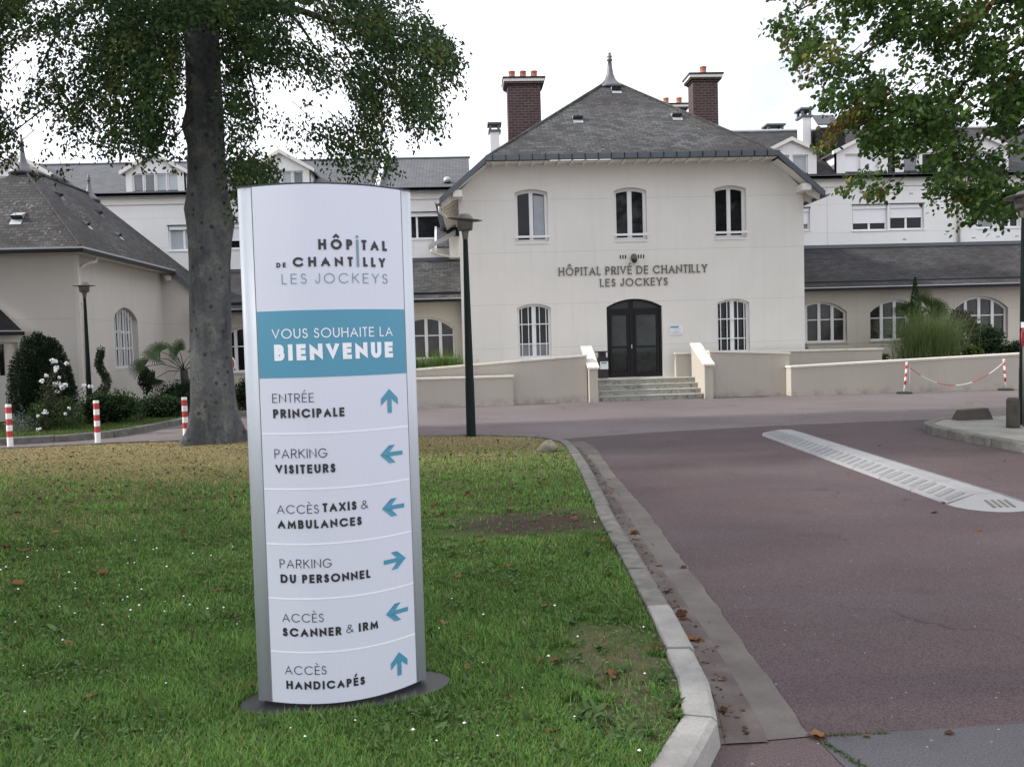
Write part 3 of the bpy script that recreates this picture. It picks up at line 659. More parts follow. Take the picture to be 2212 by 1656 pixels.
# raised lettering
def facade_text(txt, u0, u1, z, cap):
    mb = MB(); q = text_quads(txt, cap, .125, u1-u0, .22, True)
    for pts, k in q:
        v = .028+.0004*(k % 5); a = [FM.p(u0+x, v, z+y) for x, y in pts]; b = [FM.p(u0+x, .001, z+y) for x, y in pts]
        mb.hexa([a[i] for i in (0, 1, 2, 3)], [b[i] for i in (0, 1, 2, 3)])
    return mb.build('wall_lettering', 'letters', E_)
facade_text('HÔPITAL PRIVÉ DE CHANTILLY', 2.69, 7.04, 3.545, .235)['label'] = 'raised line of letters HÔPITAL PRIVÉ DE CHANTILLY'
facade_text('LES JOCKEYS', 3.89, 5.87, 3.20, .225)['label'] = 'raised line of letters LES JOCKEYS'
for u in (4.50, 4.575, 4.65, 5.03, 5.105, 5.18): mb = MB(); FM.box(mb, u-.02, u+.02, -.02, .004, 3.99, 4.10); mb.build('wall_vent', 'black', E_)
mb = MB().lathe([(.005, .17), (.05, .165), (.085, .12), (.10, .03), (.10, 0), (.09, -.005)], (4.87, 25.37, 3.95), 14); mb.box(4.83, 4.91, 25.38, 25.5, 4.03, 4.10)
cm = mb.build('security_camera', 'lampg', E_, True); MB().lathe([(.085, 0), (.075, -.05), (.045, -.085), (.005, -.095)], (4.885, 25.365, 3.945), 12).build('lens_dome', 'black', cm, True)
# little pent roof and pipes in the gap on the left of the entrance building
mb = MB(); gutter_run(mb, (-.42, 25.1, 5.65), (-.42, 25.2, 5.65), .06)
pp = MB(); pp.tube([(-.68, 25.15, 5.56), (-.68, 25.2, 5.42), (-.5, 25.35, 5.26), (-.2, 25.5, 5.2), (-.19, 25.62, 5.05)], .045, 8); pp.build('downpipe', 'pipe', E_, True)

# ---------------- long building at the back
LBt = thing('long_white_hospital_wing', 'long white rear building with dormers, grey slate roof and roller shutters', 'building', (0, 31, 0))
FB = Fr(0, 31.0, (0, -1))
bw = [(-10.18, -9.15, 5.13, 5.98), (-8.14, -7.1, 5.15, 6.02), (-2.62, -.68, 5.35, 6.26), (11.4, 12.31, 5.36, 6.15), (13.85, 15.13, 5.30, 6.2), (15.22, 16.47, 5.31, 6.21), (18.45, 19.18, 5.29, 6.13), (19.32, 20.02, 5.30, 6.14)]
rect = lambda a, b, z0, z1: (a, b, z0, z1, z1)
wall(FB, [(-19, 0), (x0-.002, 0), (x0-.002, 7.02), (-19, 7.02)], [arch(*rect(*w)) for w in bw if w[1] < 0], .3, 'back', LBt)
wall(FB, [(x1+.002, 0), (26, 0), (26, 7.16), (x1+.002, 7.16)], [arch(*rect(*w)) for w in bw if w[0] > 0], .3, 'back', LBt)
desc = ['rear window with frosted panes beside the tree', 'rear window with its shutter half lowered', 'rear window with two wide black panes', 'rear window partly hidden by the entrance building', 'rear window with the shutter almost closed', 'rear window with the shutter half closed', 'rear window with greenish blind', 'rear window with open black gap']
sh = [0, .62, .03, .66, .66, .45, .06, .06]
for i, w in enumerate(bw):
    c = (w[0]+w[1])/2
    g = ['glassf', 'glass', 'glass', 'glassg', 'glass', 'glass', 'glassg', 'glass'][i]
    o = window(FB, rect(*w), .10, LBt, 'white', g, .055, vert=[(c if i not in (6,) else w[1]-.1, .07)], label=desc[i])
    mb = MB(); FB.box(mb, w[0]+.03, w[1]-.03, -.098, -.03, w[3]-.13, w[3]-.002); mb.build('shutter_box', 'white', o)
    if sh[i] > .1:
        mb = MB(); z1 = w[3]-.13; z0 = z1-(w[3]-w[2]-.13)*sh[i]; n = int((z1-z0)/.045)
        for k in range(n): z = z0+(z1-z0)*k/n; FB.box(mb, w[0]+.05, w[1]-.05, -.096, -.075, z+.003, z+(z1-z0)/n)
        mb.build('roller_shutter', 'shutter', o)
    mb = MB(); FB.box(mb, w[0]-.02, w[1]+.02, -.02, .03, w[3]+.004, w[3]+.03); mb.build('lintel_shadow_strip', 'dark', o)  # dark strip drawn in place of the shadow under the lintel
    sill(FB, w[0], w[1], w[2], o, 'white', .03, .035)
for (xa, xb, ez) in ((-19, x0-.01, 7.02), (x1+.01, 26, 7.16)):
    mb = MB(); FB.box(mb, xa, xb, .003, .05, ez-.30, ez-.10); FB.box(mb, xa, xb, .003, .13, ez-.098, ez-.002); mb.build('cornice', 'cream', LBt)
    mb = MB(); FB.box(mb, xa, xb, .13, .25, ez-.03, ez+.08); mb.build('gutter', 'zinc', LBt)
mb = MB(); mb.slab([(-19, 30.75, 7.08), (x0+.4, 30.75, 7.08), (x0+.4, 34.2, 8.78), (-19, 34.2, 8.78)], .12); mb.slab([(-19, 34.2, 8.78), (x0+.4, 34.2, 8.78), (x0+.4, 38, 7.1), (-19, 38, 7.1)], .12)
rl = mb.build('roof', 'slate2', LBt); rl['label'] = 'lower grey slate roof left of the entrance building'
mb = MB(); mb.slab([(9.5, 30.75, 7.22), (26, 30.75, 7.22), (26, 34.2, 9.58), (9.5, 34.2, 9.58)], .12); mb.slab([(9.5, 34.2, 9.58), (26, 34.2, 9.58), (26, 38, 7.1), (9.5, 38, 7.1)], .12)
rr_ = mb.build('roof', 'slate3', LBt); rr_['label'] = 'taller slate roof right of the entrance building'
mb = MB(); mb.tube([(9.5, 34.2, 9.62), (26, 34.2, 9.62)], .06, 8); mb.build('ridge', 'zincl', rr_); mb = MB(); mb.tube([(-19, 34.2, 8.80), (.3, 34.2, 8.80)], .05, 8); mb.build('ridge', 'zinc', rl)
mb = MB(); mb.hexa([(-3.02, 30.74, 7.05), (-2.88, 30.74, 7.05), (-2.88, 30.74, 7.22), (-3.02, 30.74, 7.22)], [(-3.02, 34.1, 8.70), (-2.88, 34.1, 8.70), (-2.88, 34.1, 8.88), (-3.02, 34.1, 8.88)]); mb.build('party_wall', 'white', LBt)
def rz(X, Y): return (7.08+(Y-30.75)*1.70/3.45) if X < 5 else (7.22+(Y-30.75)*2.36/3.45)
def dormer(cx, hw, zb, ze, za, wins, gl, label):
    yb = 30.9; t = 1.70/3.45 if cx < 5 else 2.36/3.45; yr = lambda z: 30.75+(z-(7.08 if cx < 5 else 7.22))/t
    mb = MB(); f = Fr(0, yb, (0, -1)); o = wall(f, [(cx-hw, zb), (cx+hw, zb), (cx+hw, ze), (cx, za-.06), (cx-hw, ze)], [arch(*rect(a, b, c, d_)) for a, b, c, d_ in wins], .2, 'back', LBt, 'dormer'); o['label'] = label
    mb.poly([(cx-hw, yb, zb), (cx-hw, yb, ze), (cx-hw, yr(ze), ze)]); mb.build('cheek', 'back', o); mb = MB(); mb.poly([(cx+hw, yb, zb), (cx+hw, yr(ze), ze), (cx+hw, yb, ze)]); mb.build('cheek', 'back', o)
    ov = .14; s_ = (za-ze)/hw; e0 = ze-ov*s_
    mb = MB(); yz = yr(za)
    for sg in (-1, 1):
        mb.slab([(cx+sg*(hw+ov), yb-.12, e0), (cx, yb-.12, za), (cx, yz, za), (cx+sg*(hw+ov), yr(e0), e0)], .07)
    mb.build('dormer_roof', 'slate2', o)
    mb = MB()
    for sg in (-1, 1): mb.hexa([(cx+sg*(hw+ov+.03), yb-.15, e0-.10), (cx, yb-.15, za-.10), (cx, yb-.15, za+.03), (cx+sg*(hw+ov+.03), yb-.15, e0+.03)], [(cx+sg*(hw+ov+.03), yb-.02, e0-.10), (cx, yb-.02, za-.10), (cx, yb-.02, za+.03), (cx+sg*(hw+ov+.03), yb-.02, e0+.03)])
    mb.build('barge_boards', 'cream', o)
    for k, (a, b, c, d_) in enumerate(wins): window(f, rect(a, b, c, d_), .07, o, 'white', gl[k], .045, wname='dormer_window')
for cx, gl, lb in ((-15.05, ('glassg', 'glassg'), 'leftmost gabled dormer above the pavilion roof'), (-10.5, ('glassg', 'glassg', 'glassf', 'glassf'), 'gabled dormer with four narrow panes left of the trunk'), (-6.25, ('glassg', 'glassf', 'glassf', 'glassg'), 'gabled dormer half hidden by drooping leaves')):
    n = len(gl); xs = [cx-.78+1.56*i/n for i in range(n+1)]
    dormer(cx, .98, 7.06, 7.88, 8.46, [(xs[i]+.01, xs[i+1]-.01, 7.14, 7.76) for i in range(n)], gl, lb)
for cx, gl, lb in ((11.6, ('shutterg', 'shutterg'), 'gabled dormer beside the entrance roof with grey shutters'), (14.18, ('shutter', 'shutter'), 'gabled dormer with white blinds'), (16.3, ('glassg', 'glass'), 'gabled dormer reflecting the sky behind leaves'), (18.6, ('glassg', 'glassg'), 'gabled dormer behind the right hand tree')):
    dormer(cx, .93, 7.20, 8.14, 8.58, [(cx-.62, cx-.06, 7.30, 8.0), (cx+.06, cx+.62, 7.30, 8.0)], gl, lb)
def stack(cx, y, w, zb, zt, label):
    mb = MB(); mb.box(cx-w/2, cx+w/2, y, y+.5, zb, zt); o = mb.build('chimney', 'back', LBt); o['label'] = label
    mb = MB(); mb.box(cx-w/2-.06, cx+w/2+.06, y-.06, y+.56, zt+.001, zt+.07)
    for a in (cx-w/2-.02, cx+w/2-.06): mb.box(a, a+.08, y-.02, y+.08, zt+.071, zt+.27); mb.box(a, a+.08, y+.42, y+.52, zt+.071, zt+.27)
    mb.box(cx-w/2-.09, cx+w/2+.09, y-.09, y+.59, zt+.271, zt+.34); mb.build('chimney_cap', 'zinc', o)
stack(1.27, 34, .36, 8, 9.72, 'short white chimney with open cap'); stack(12.78, 32.4, .32, 8, 9.68, 'tall white chimney shaft'); stack(12.9, 36, .62, 8.6, 9.98, 'squat chimney with flat open cap')
mb = MB(); mb.box(13.1, 14.05, 32.0, 33.2, 8.0, 9.2); hb = mb.build('roof_hatch', 'dark', LBt); mb = MB(); mb.hexa([(13.0, 31.9, 9.30), (13.8, 31.9, 9.30), (14.1, 33.2, 9.95), (13.3, 33.2, 9.95)], [(13.0, 31.9, 9.26), (13.8, 31.9, 9.26), (14.1, 33.2, 9.91), (13.3, 33.2, 9.91)]); mb.tube([(13.4, 31.95, 8.0), (13.4, 31.95, 9.3)], .03, 6); mb.build('hatch_lid', 'dark', hb)
mb = MB(); mb.lathe([(.14, 0), (.13, .12), (.08, .18), (.01, .2)], (-.55, 31.2, 7.32), 12); mb.build('roof_cowl', 'zincl', LBt, True); mb = MB(); mb.lathe([(.12, 0), (.11, .12), (.07, .18), (.01, .2)], (10.75, 32.2, 8.18), 12); mb.build('roof_cowl', 'zincl', LBt, True)
mb = MB(); mb.tube([(17.72, 30.93, 7.0), (17.72, 30.93, 4.7)], .05, 8); mb.build('downpipe', 'pipe', LBt, True)
mb = MB()
for (X, Z) in ((16.0, 6.55), (15.75, 4.93), (18.3, 4.93), (19.2, 4.95), (19.9, 4.95)):
    mb = MB()
    for k in (-1, 0, 1): FB.box(mb, X+k*.045-.012, X+k*.045+.012, -.02, .004, Z, Z+.05)
    mb.build('wall_vent', 'black', LBt)
# small slated lean-to and pipe seen in the gap
mb = MB(); mb.slab([(-.95, 30.2, 5.0), (-.16, 30.2, 5.0), (-.16, 30.9, 5.72), (-.95, 30.9, 5.72)], .08); lt = mb.build('stair_roof', 'slate2', LBt); mb = MB(); mb.slab([(-1.03, 30.15, 4.97), (-.955, 30.15, 4.97), (-.955, 30.92, 5.76), (-1.03, 30.92, 5.76)], .14); mb.build('verge', 'white', lt)
mb = MB(); mb.box(-.52, -.16, 29.6, 30.15, 4.55, 5.25); mb.build('stair_wall', 'back', LBt)
mb = MB(); mb.hexa([(-1.2, 29.3, 4.80), (-.3, 29.3, 5.28), (-.3, 29.3, 5.42), (-1.2, 29.3, 4.94)], [(-1.2, 29.5, 4.80), (-.3, 29.5, 5.28), (-.3, 29.5, 5.42), (-1.2, 29.5, 4.94)]); mb.build('stair_verge', 'zincl', LBt)
mb = MB(); mb.tube([(-1.12, 29.3, 4.80), (-1.1, 29.3, 4.7), (-.8, 29.4, 4.62), (-.5, 29.5, 4.56)], .035, 8); mb.build('overflow_pipe', 'pipe', LBt, True)

# ---------------- single storey wings
def wing(name, label, X0, X1, yw, ze, zr_, wins, gl, slates, mb_off=0):
    t = thing(name, label, 'building', ((X0+X1)/2, yw, 0)); f = Fr(0, yw, (0, -1))
    wall(f, [(X0, 0), (X1, 0), (X1, ze-.05), (X0, ze-.05)], [arch(*w) for w in wins], .28, 'wingw', t)
    for k, w in enumerate(wins):
        n = 4; vs = [(w[0]+(w[1]-w[0])*(i+1)/n, .10) for i in range(n-1)]
        window(f, w, .14, t, 'white', gl, .06, vert=vs, horiz=[(w[2]+(w[4]-w[2])*.56, .035)]); sill(f, w[0], w[1], w[2], t, 'wingw', .03, .05)
    mb = MB(); mb.slab([(X0, yw-.5, ze), (X1, yw-.5, ze), (X1, 31.0, zr_), (X0, 31.0, zr_)], .10); rf = mb.build('roof', slates, t)
    mb = MB(); mb.box(X0, X1, 30.85, 30.995, zr_-.06, zr_+.06); mb.build('flashing', 'zinc', rf)
    mb = MB(); mb.box(X0, X1, yw-.62, yw-.50, ze-.10, ze+.0); mb.build('gutter', 'dark', rf); mb = MB(); mb.box(X0, X1, yw-.64, yw-.621, ze-.016, ze+.012); mb.build('gutter_lip', 'zincl', rf)
    mb = MB(); mb.hexa([(X0, yw-.2, ze+.14), (X1, yw-.2, ze+.14), (X1, yw-.19, ze+.23), (X0, yw-.19, ze+.23)], [(X0, yw-.1, ze+.2), (X1, yw-.1, ze+.2), (X1, yw-.1, ze+.24), (X0, yw-.1, ze+.24)]); mb.build('snow_guard', 'dark', rf)
    return t
wR = [(10.85, 12.65, 1.37, 2.36, 2.72), (13.44, 15.22, 1.38, 2.36, 2.72), (16.32, 18.18, 1.33, 2.36, 2.76)]
wing('right_side_wing', 'low beige wing with arched windows right of the entrance building', x1+.003, 25.0, 28.8, 3.15, 4.74, wR, 'glassw', 'slate3')
wing('left_side_wing', 'low beige wing with arched window left of the entrance building', -4.6, x0-.003, 28.5, 3.10, 4.62, [(-2.25, -.42, 1.2, 2.18, 2.55)], 'glassw', 'slate')
wing('linking_wing', 'low slate roofed link between trunk and sign', -8.6, -4.603, 28.5, 2.93, 4.38, [(-7.9, -6.0, .95, 2.05, 2.42)], 'glass', 'slate3')

# ---------------- pavilion on the left
PV = thing('corner_pavilion', 'cream single storey pavilion with steep mossy hipped slate roof', 'building', (-11.5, 22.25, 0))
XR, XL, YF, YB, EZ2 = -9.62, -13.4, 22.25, 28.5, 4.18
FP = Fr(XR, 0, (1, 0)); FF = Fr(0, YF, (0, -1))
wall(FF, [(XL, 0), (XR, 0), (XR, EZ2), (XL, EZ2)], [], .25, 'pav', PV)
WP = (24.50, 26.28, 1.21, 2.60, 2.94); wall(FP, [(YF, 0), (YB, 0), (YB, EZ2), (YF, EZ2)], [arch(*WP)], .25, 'pav', PV)
o = window(FP, WP, .17, PV, 'white', 'glass', .07, vert=[(WP[0]+.47, .11), (WP[0]+.89, .11), (WP[0]+1.31, .11)], horiz=[(1.80, .05), (2.26, .05)], label='tall arched window with white bars'); mb = MB()
for k in range(1, 9):
    u = WP[0]+(WP[1]-WP[0])*k/9; FP.box(mb, u-.016, u+.016, -.13, -.10, 1.23, ztop(u, WP[0], WP[1], 2.6, 2.94)-.02)
FP.box(mb, WP[0]+.02, WP[1]-.02, -.13, -.10, 1.23, 1.30); mb.build('window_bars', 'white', o)
RX, Y1, Y2, RZ = -11.55, 23.95, 28.07, 6.60; ex, ey = -9.2, 21.70
mb = MB()
mb.poly([(ex, ey, 4.24), (RX, Y1, RZ), (-13.9, ey, 4.24)][::-1]); mb.poly([(ex, ey, 4.24), (ex, 28.3, 4.24), (RX, Y2, RZ), (RX, Y1, RZ)])
mb.poly([(ex, 28.3, 4.24), (-7.9, 28.42, 2.94), (-7.9, 31, 2.94), (-8.62, 31.0, 3.66), (RX, Y2, RZ)]); mb.poly([(RX, Y2, RZ), (-8.62, 31, 3.66), (-14.5, 31, 3.66)]); mb.poly([(-13.9, ey, 4.24), (RX, Y1, RZ), (RX, Y2, RZ), (-14.4, 31, 3.7)])
pr = mb.build('roof', 'slate4', PV)
mb = MB(); mb.poly([(-13.9, ey, 4.14), (ex, ey, 4.14), (XR, YF+.01, 4.14), (XL, YF+.01, 4.14)]); mb.poly([(ex, ey, 4.14), (ex, 28.3, 4.14), (XR, 28.3, 4.14), (XR, YF, 4.14)]); mb.build('soffit', 'cream', pr)
mb = MB(); mb.box(-13.9, ex, ey-.09, ey, 4.10, 4.19); mb.box(ex, ex+.09, ey-.09, 28.3, 4.10, 4.19); mb.build('gutter', 'dark', pr); mb = MB(); mb.box(-13.9, ex, ey-.095, ey, 4.191, 4.235); mb.box(ex, ex+.095, ey-.095, 28.3, 4.191, 4.235); mb.build('gutter_edge', 'zincl', pr)
mb = MB(); mb.hexa([(ex-.1, 28.27, 4.20), (-7.9, 28.40, 2.80), (-7.9, 28.40, 3.0), (ex-.1, 28.27, 4.38)], [(ex-.1, 28.33, 4.20), (-7.9, 28.46, 2.80), (-7.9, 28.46, 3.0), (ex-.1, 28.33, 4.38)]); mb.build('verge_board', 'zinc', pr)
mb = MB(); mb.tube([(-9.34, 28.2, 3.98), (-9.34, 28.5, 3.98)], .09, 8); mb.build('purlin_end', 'cream', pr)
finial('finial', (RX, Y1+.05, 6.50), .88, .34, pr); finial('finial', (RX, Y2, 6.46), .75, .3, pr)
mb = MB(); mb.tube([(ex, ey, 4.27), (RX, Y1, 6.63)], .03, 6); mb.tube([(RX, Y1, 6.62), (RX, Y2, 6.62)], .045, 6); mb.build('ridge_edges', 'slate4', pr)
for X, Y in ((-10.9, 24.6), (-10.75, 26.8), (-10.05, 24.2), (-10.0, 26.2)): roof_vent((X, Y, 4.24+(ex-X)), (1, 0, 1), pr, 'zinc' if X < -10.6 else 'zincl', .20)
roof_vent((-11.0, ey+.75, 4.24+.75*1.05), (0, -1, 1.05), pr, 'zincl', .28)
mb = MB(); mb.tube([(ex-.05, 22.7, 4.10), (ex-.06, 22.7, 3.98), (-9.42, 22.55, 3.92), (-9.54, 22.42, 3.80), (-9.55, 22.38, 3.6), (-9.55, 22.38, .05)], .045, 8); dp = mb.build('downpipe', 'pipe', PV, True)
mb = MB(); mb.box(XR-.002, XR+.10, YF-.012, YF+.09, .05, 4.1); mb.build('corner_boxing', 'pipe', PV)
[MB().box(-9.61, -9.49, 22.32, 22.44, z, z+.04).build('pipe_clip', 'pipe', dp) for z in (.9, 1.9, 2.9)]
mb = MB(); mb.poly([(XR-.3, YB-.02, 0), (-7.9, YB-.02, 0), (-7.9, YB-.02, 2.86), (-9.2, YB-.02, 4.16), (XR-.3, YB-.02, 4.16)]); mb.build('end_wall', 'pav', PV)
# ---------------- porch at the left edge
PO = thing('small_porch', 'small rendered porch with dark slate roof set slantwise at the left edge', 'building', (-11.3, 21.5, 0))
FO = Fr(-10.85, 22.245, (.8, -.6)); WO = rect(-.66, -.20, 1.16, 2.0)
wall(FO, [(-4, 0), (0, 0), (0, 2.24), (-4, 2.24)], [arch(*WO)], .25, 'pav', PO)
window(FO, WO, .12, PO, 'pipe', 'glass', .04, vert=[(-.46, .03), (-.34, .2)])
PQ_ = lambda u, v, z: tuple(FO.p(u, v, z))
mb = MB(); mb.poly([PQ_(-4, .30, 2.26), PQ_(-.22, .30, 2.26), (-11.80, 22.24, 3.22), (-12.9, 22.24, 4.2), PQ_(-4, -1.2, 3.9)])
por = mb.build('roof', slate('slate_porch', (.022, .021, .025), (.038, .035, .039), .05, .4), PO)
mb = MB(); FO.box(mb, -1.0, -.22, .30, .38, 2.16, 2.25); mb.build('gutter', 'dark', por); mb = MB(); FO.box(mb, -1.0, -.22, .30, .39, 2.2505, 2.275); mb.build('gutter_edge', 'zincl', por)
mb = MB(); mb.poly([PQ_(-4, .30, 2.235), PQ_(-.22, .30, 2.235), PQ_(-.0, 0, 2.235), PQ_(-4, 0, 2.235)]); mb.build('soffit', 'cream', por)
mb = MB(); mb.hexa([PQ_(-1.06, .42, 2.10), PQ_(-1.0, .42, 2.10), PQ_(-1.5, .0, 2.62), PQ_(-1.56, .0, 2.62)], [PQ_(-1.06, .42, 2.26), PQ_(-1.0, .42, 2.26), PQ_(-1.5, .0, 2.78), PQ_(-1.56, .0, 2.78)]); mb.build('verge_board', 'zincl', por)

# ================================================================== STEPS AND RAMP WALLS
ST = thing('entrance_steps', 'four concrete steps with lichen stained risers below the black door', 'steps', (4.89, 23.5, 0))
mb = MB(); rs = MB()
for k in range(4):
    y = 23.5+.3*k; z = .135*(k+1); ye = y+.3 if k < 3 else 25.5
    mb.hexa([(3.45, y-.02, z-.025), (6.33, y-.02, z-.025), (6.33, y-.02, z), (3.45, y-.02, z)], [(3.45, ye+.02, z-.025), (6.33, ye+.02, z-.025), (6.33, ye+.02, z), (3.45, ye+.02, z)])
    rs.box(3.451, 6.329, y, ye+.0, z-.135, z-.0255)
mb.build('tread', 'step', ST); rs.build('riser', 'riser', ST)
mb = MB(); mb.box(-1, 3.2, 24.75, 25.49, 0, .535); mb.box(6.58, 12, 24.3, 25.49, 0, .53); mb.build('landing', 'step', ST)
def low_wall(name, label, X0, X1, y, z0, z1, th=.22, cap=.05, yb=None, m='ramp'):
    t = thing(name, label, 'low wall', ((X0+X1)/2, y, 0)); yb = y+th; mb = MB()
    mb.hexa([(X0, y, 0), (X1, y, 0), (X1, y, z1-cap), (X0, y, z0-cap)], [(X0, yb, 0), (X1, yb, 0), (X1, yb, z1-cap), (X0, yb, z0-cap)]); mb.build('wall_face', m, t)
    mb = MB(); n = max(1, round((X1-X0)/.62)); q = .03
    for k in range(n):
        a, b = X0-q*(k == 0)+(X1-X0)*k/n+.002, X0+q*(k == n-1)+(X1-X0)*(k+1)/n-.002; za, zb_ = z0+(z1-z0)*k/n, z0+(z1-z0)*(k+1)/n
        mb.hexa([(a, y-q, za-cap+.001), (b, y-q, zb_-cap+.001), (b, y-q, zb_), (a, y-q, za)], [(a, yb+q, za-cap+.001), (b, yb+q, zb_-cap+.001), (b, yb+q, zb_), (a, yb+q, za)])
    mb.build('coping', 'coping', t); return t
low_wall('ramp_wall', 'short front ramp wall with level coping between sign and lamp post', -5.6, 1.16, 23.18, .80, .79)
low_wall('ramp_wall', 'long ramp wall rising to the left side of the steps', -5.6, 3.19, 23.62, .80, 1.275)
low_wall('ramp_wall', 'ramp wall falling away right of the steps', 6.60, 8.80, 23.745, 1.29, 1.18)
low_wall('ramp_wall', 'rear ramp wall level below the right barred window', 5.95, 12.0, 24.98, 1.235, 1.20)
low_wall('ramp_wall', 'front ramp wall rising behind the chained posts', 8.70, 15.9, 23.36, .81, 1.00, .38)
def cheek(label, X0, X1):
    t = thing('step_cheek_wall', label, 'low wall', ((X0+X1)/2, 23.35, 0)); mb = MB(); ya, yb, za, zb_ = 23.35, 24.72, .95, 1.50
    mb.add([(X0, ya, 0), (X0, yb, 0), (X0, yb, zb_-.05), (X0, ya, za-.05), (X1, ya, 0), (X1, yb, 0), (X1, yb, zb_-.05), (X1, ya, za-.05)], [(0, 3, 2, 1), (4, 5, 6, 7), (0, 4, 7, 3), (1, 2, 6, 5), (3, 7, 6, 2)]); mb.build('wall_face', 'ramp', t)
    mb = MB()
    for k in range(3):
        a, b = ya-.04+(yb-ya+.04)*k/3+.002, ya-.04+(yb-ya+.04)*(k+1)/3-.002; f = lambda y: za+(zb_-za)*(y-ya)/(yb-ya)
        mb.hexa([(X0-.04, a, f(a)-.049), (X1+.04, a, f(a)-.049), (X1+.04, a, f(a)), (X0-.04, a, f(a))], [(X0-.04, b, f(b)-.049), (X1+.04, b, f(b)-.049), (X1+.04, b, f(b)), (X0-.04, b, f(b))])
    mb.build('coping', 'coping', t)
cheek('sloping cheek wall on the left of the entrance steps', 3.215, 3.445); cheek('sloping cheek wall on the right of the entrance steps', 6.335, 6.565)

# ================================================================== SIGN TOTEM
SW, SBg, ST0 = .680, .13, .028; syaw = math.atan2(.16, .71); SC = Vector((-.595, 3.89, 0))
se = Vector((math.cos(syaw), math.sin(syaw), 0)); sn = Vector((math.sin(syaw), -math.cos(syaw), 0))
def sbul(u): return ST0+SBg*(1-(2*u/SW)**2)
def sp(u, z, off=0): return SC+se*u+sn*(sbul(u)+off)+Vector((0, 0, z))
SG = thing('welcome_sign', 'tall curved white and blue sign listing directions with arrows, standing on the lawn', 'sign', (SC.x, SC.y, .10))
us = [-SW/2+SW*i/40 for i in range(41)]
def lens(d=0):
    f = [SC+se*u*(1+2*d/SW)+sn*(sbul(u)+d) for u in us]; b = [SC+se*u*(1+2*d/SW)-sn*(sbul(u)+d) for u in us]
    r = [SC+se*(SW/2+d)+se*(ST0+d)*math.sin(math.pi*k/8)+sn*(ST0+d)*math.cos(math.pi*k/8) for k in range(1, 8)]
    l = [SC-se*(SW/2+d)-se*(ST0+d)*math.sin(math.pi*k/8)-sn*(ST0+d)*math.cos(math.pi*k/8) for k in range(1, 8)]
    return f+r+list(reversed(b))+l
def extr(mb, loop, z0, z1, caps=True):
    n = len(loop); Z = lambda p, z: (p.x, p.y, z)
    mb.add([Z(p, z0) for p in loop]+[Z(p, z1) for p in loop], [(i, (i+1) % n, (i+1) % n+n, i+n) for i in range(n)]+([tuple(range(n-1, -1, -1)), tuple(range(n, 2*n))] if caps else []))
    return mb
extr(MB(), lens(), .135, 2.333).build('aluminium_body', 'alu', SG, True).data.polygons.foreach_set('use_smooth', [True]*96+[False]*2)
extr(MB(), lens(.002), 2.3335, 2.3385).build('top_cap', 'plate', SG)
extr(MB(), lens(-.012), .118, .1345).build('shoe', 'plate', SG)
el = [SC+se*(.46*math.cos(t*math.pi/24)+.015)+sn*(.215*math.sin(t*math.pi/24)) for t in range(48)]
extr(MB(), el, .095, .118).build('base_plate', 'plate', SG)
def face_strip(name, u0, u1, z0, z1, off, m, n=24, parent=SG):
    mb = MB(); p = []
    for i in range(n+1): u = u0+(u1-u0)*i/n; p += [sp(u, z0, off), sp(u, z1, off), sp(u, z0, off-.0012), sp(u, z1, off-.0012)]
    mb.add(p, [(4*i, 4*i+4, 4*i+5, 4*i+1) for i in range(n)]+[(4*i+1, 4*i+5, 4*i+7, 4*i+3) for i in range(n)]+[(4*i, 4*i+2, 4*i+6, 4*i+4) for i in range(n)]+[(0, 1, 3, 2), (4*n, 4*n+2, 4*n+3, 4*n+1)])
    return mb.build(name, m, parent, False)
PNL = face_strip('front_panel', -.3095, .3165, .137, 2.331, .0020, 'panel')
face_strip('panel_seam', -.3135, -.3097, .137, 2.331, .0008, 'groove', 1); face_strip('panel_seam', .3167, .3205, .137, 2.331, .0008, 'groove', 1)
face_strip('blue_band', -.3093, .3163, 1.529, 1.810, .0032, 'blue', parent=PNL)
for z in (1.293, 1.058, .823, .589, .3585): face_strip('dividing_line', -.3093, .3163, z-.0028, z+.0028, .0032, 'inkw', parent=PNL)
def sign_text(txt, u0, u1, z, cap, th, m='ink', gap=.2):
    mb = MB()
    for pts, k in text_quads(txt, cap, th, u1-u0, gap): mb.poly([sp(u0+x, z+y, .0046+.00012*(k % 6)) for x, y in pts])
    o = mb.build('printed_lettering', m, PNL); o['label'] = 'printed words '+txt; return o
bt, lt_ = .235, .088
sign_text('HÔP', -.052, .091, 2.060, .043, .25, 'ink', .36); sign_text('TAL', .129, .243, 2.060, .043, .25, 'ink', .36)
sign_text('DE', -.223, -.185, 1.990, .020, .25, 'ink', .36); sign_text('CHANT', -.158, .091, 1.990, .040, .25, 'ink', .36); sign_text('LLY', .134, .233, 1.990, .040, .25, 'ink', .36)
mb = MB(); mb.poly([sp(u, z, .0046) for u, z in ((.1063, 1.989), (.1168, 1.989), (.1168, 2.103), (.1063, 2.103))]); mb.poly([sp(.1115+.0062*math.cos(k*math.pi/8), 2.1155+.0062*math.sin(k*math.pi/8), .0046) for k in range(16)]); mb.build('printed_lettering', 'inkg', PNL)['label'] = 'long blue dotted i shared by two words'
sign_text('LES JOCKEYS', -.204, .241, 1.920, .042, .085, 'inkg', .36)
sign_text('VOUS SOUHAITE LA', -.252, .256, 1.693, .041, .115, 'inkw', .17); sign_text('BIENVENUE', -.246, .255, 1.601, .068, .27, 'inkw', .19)
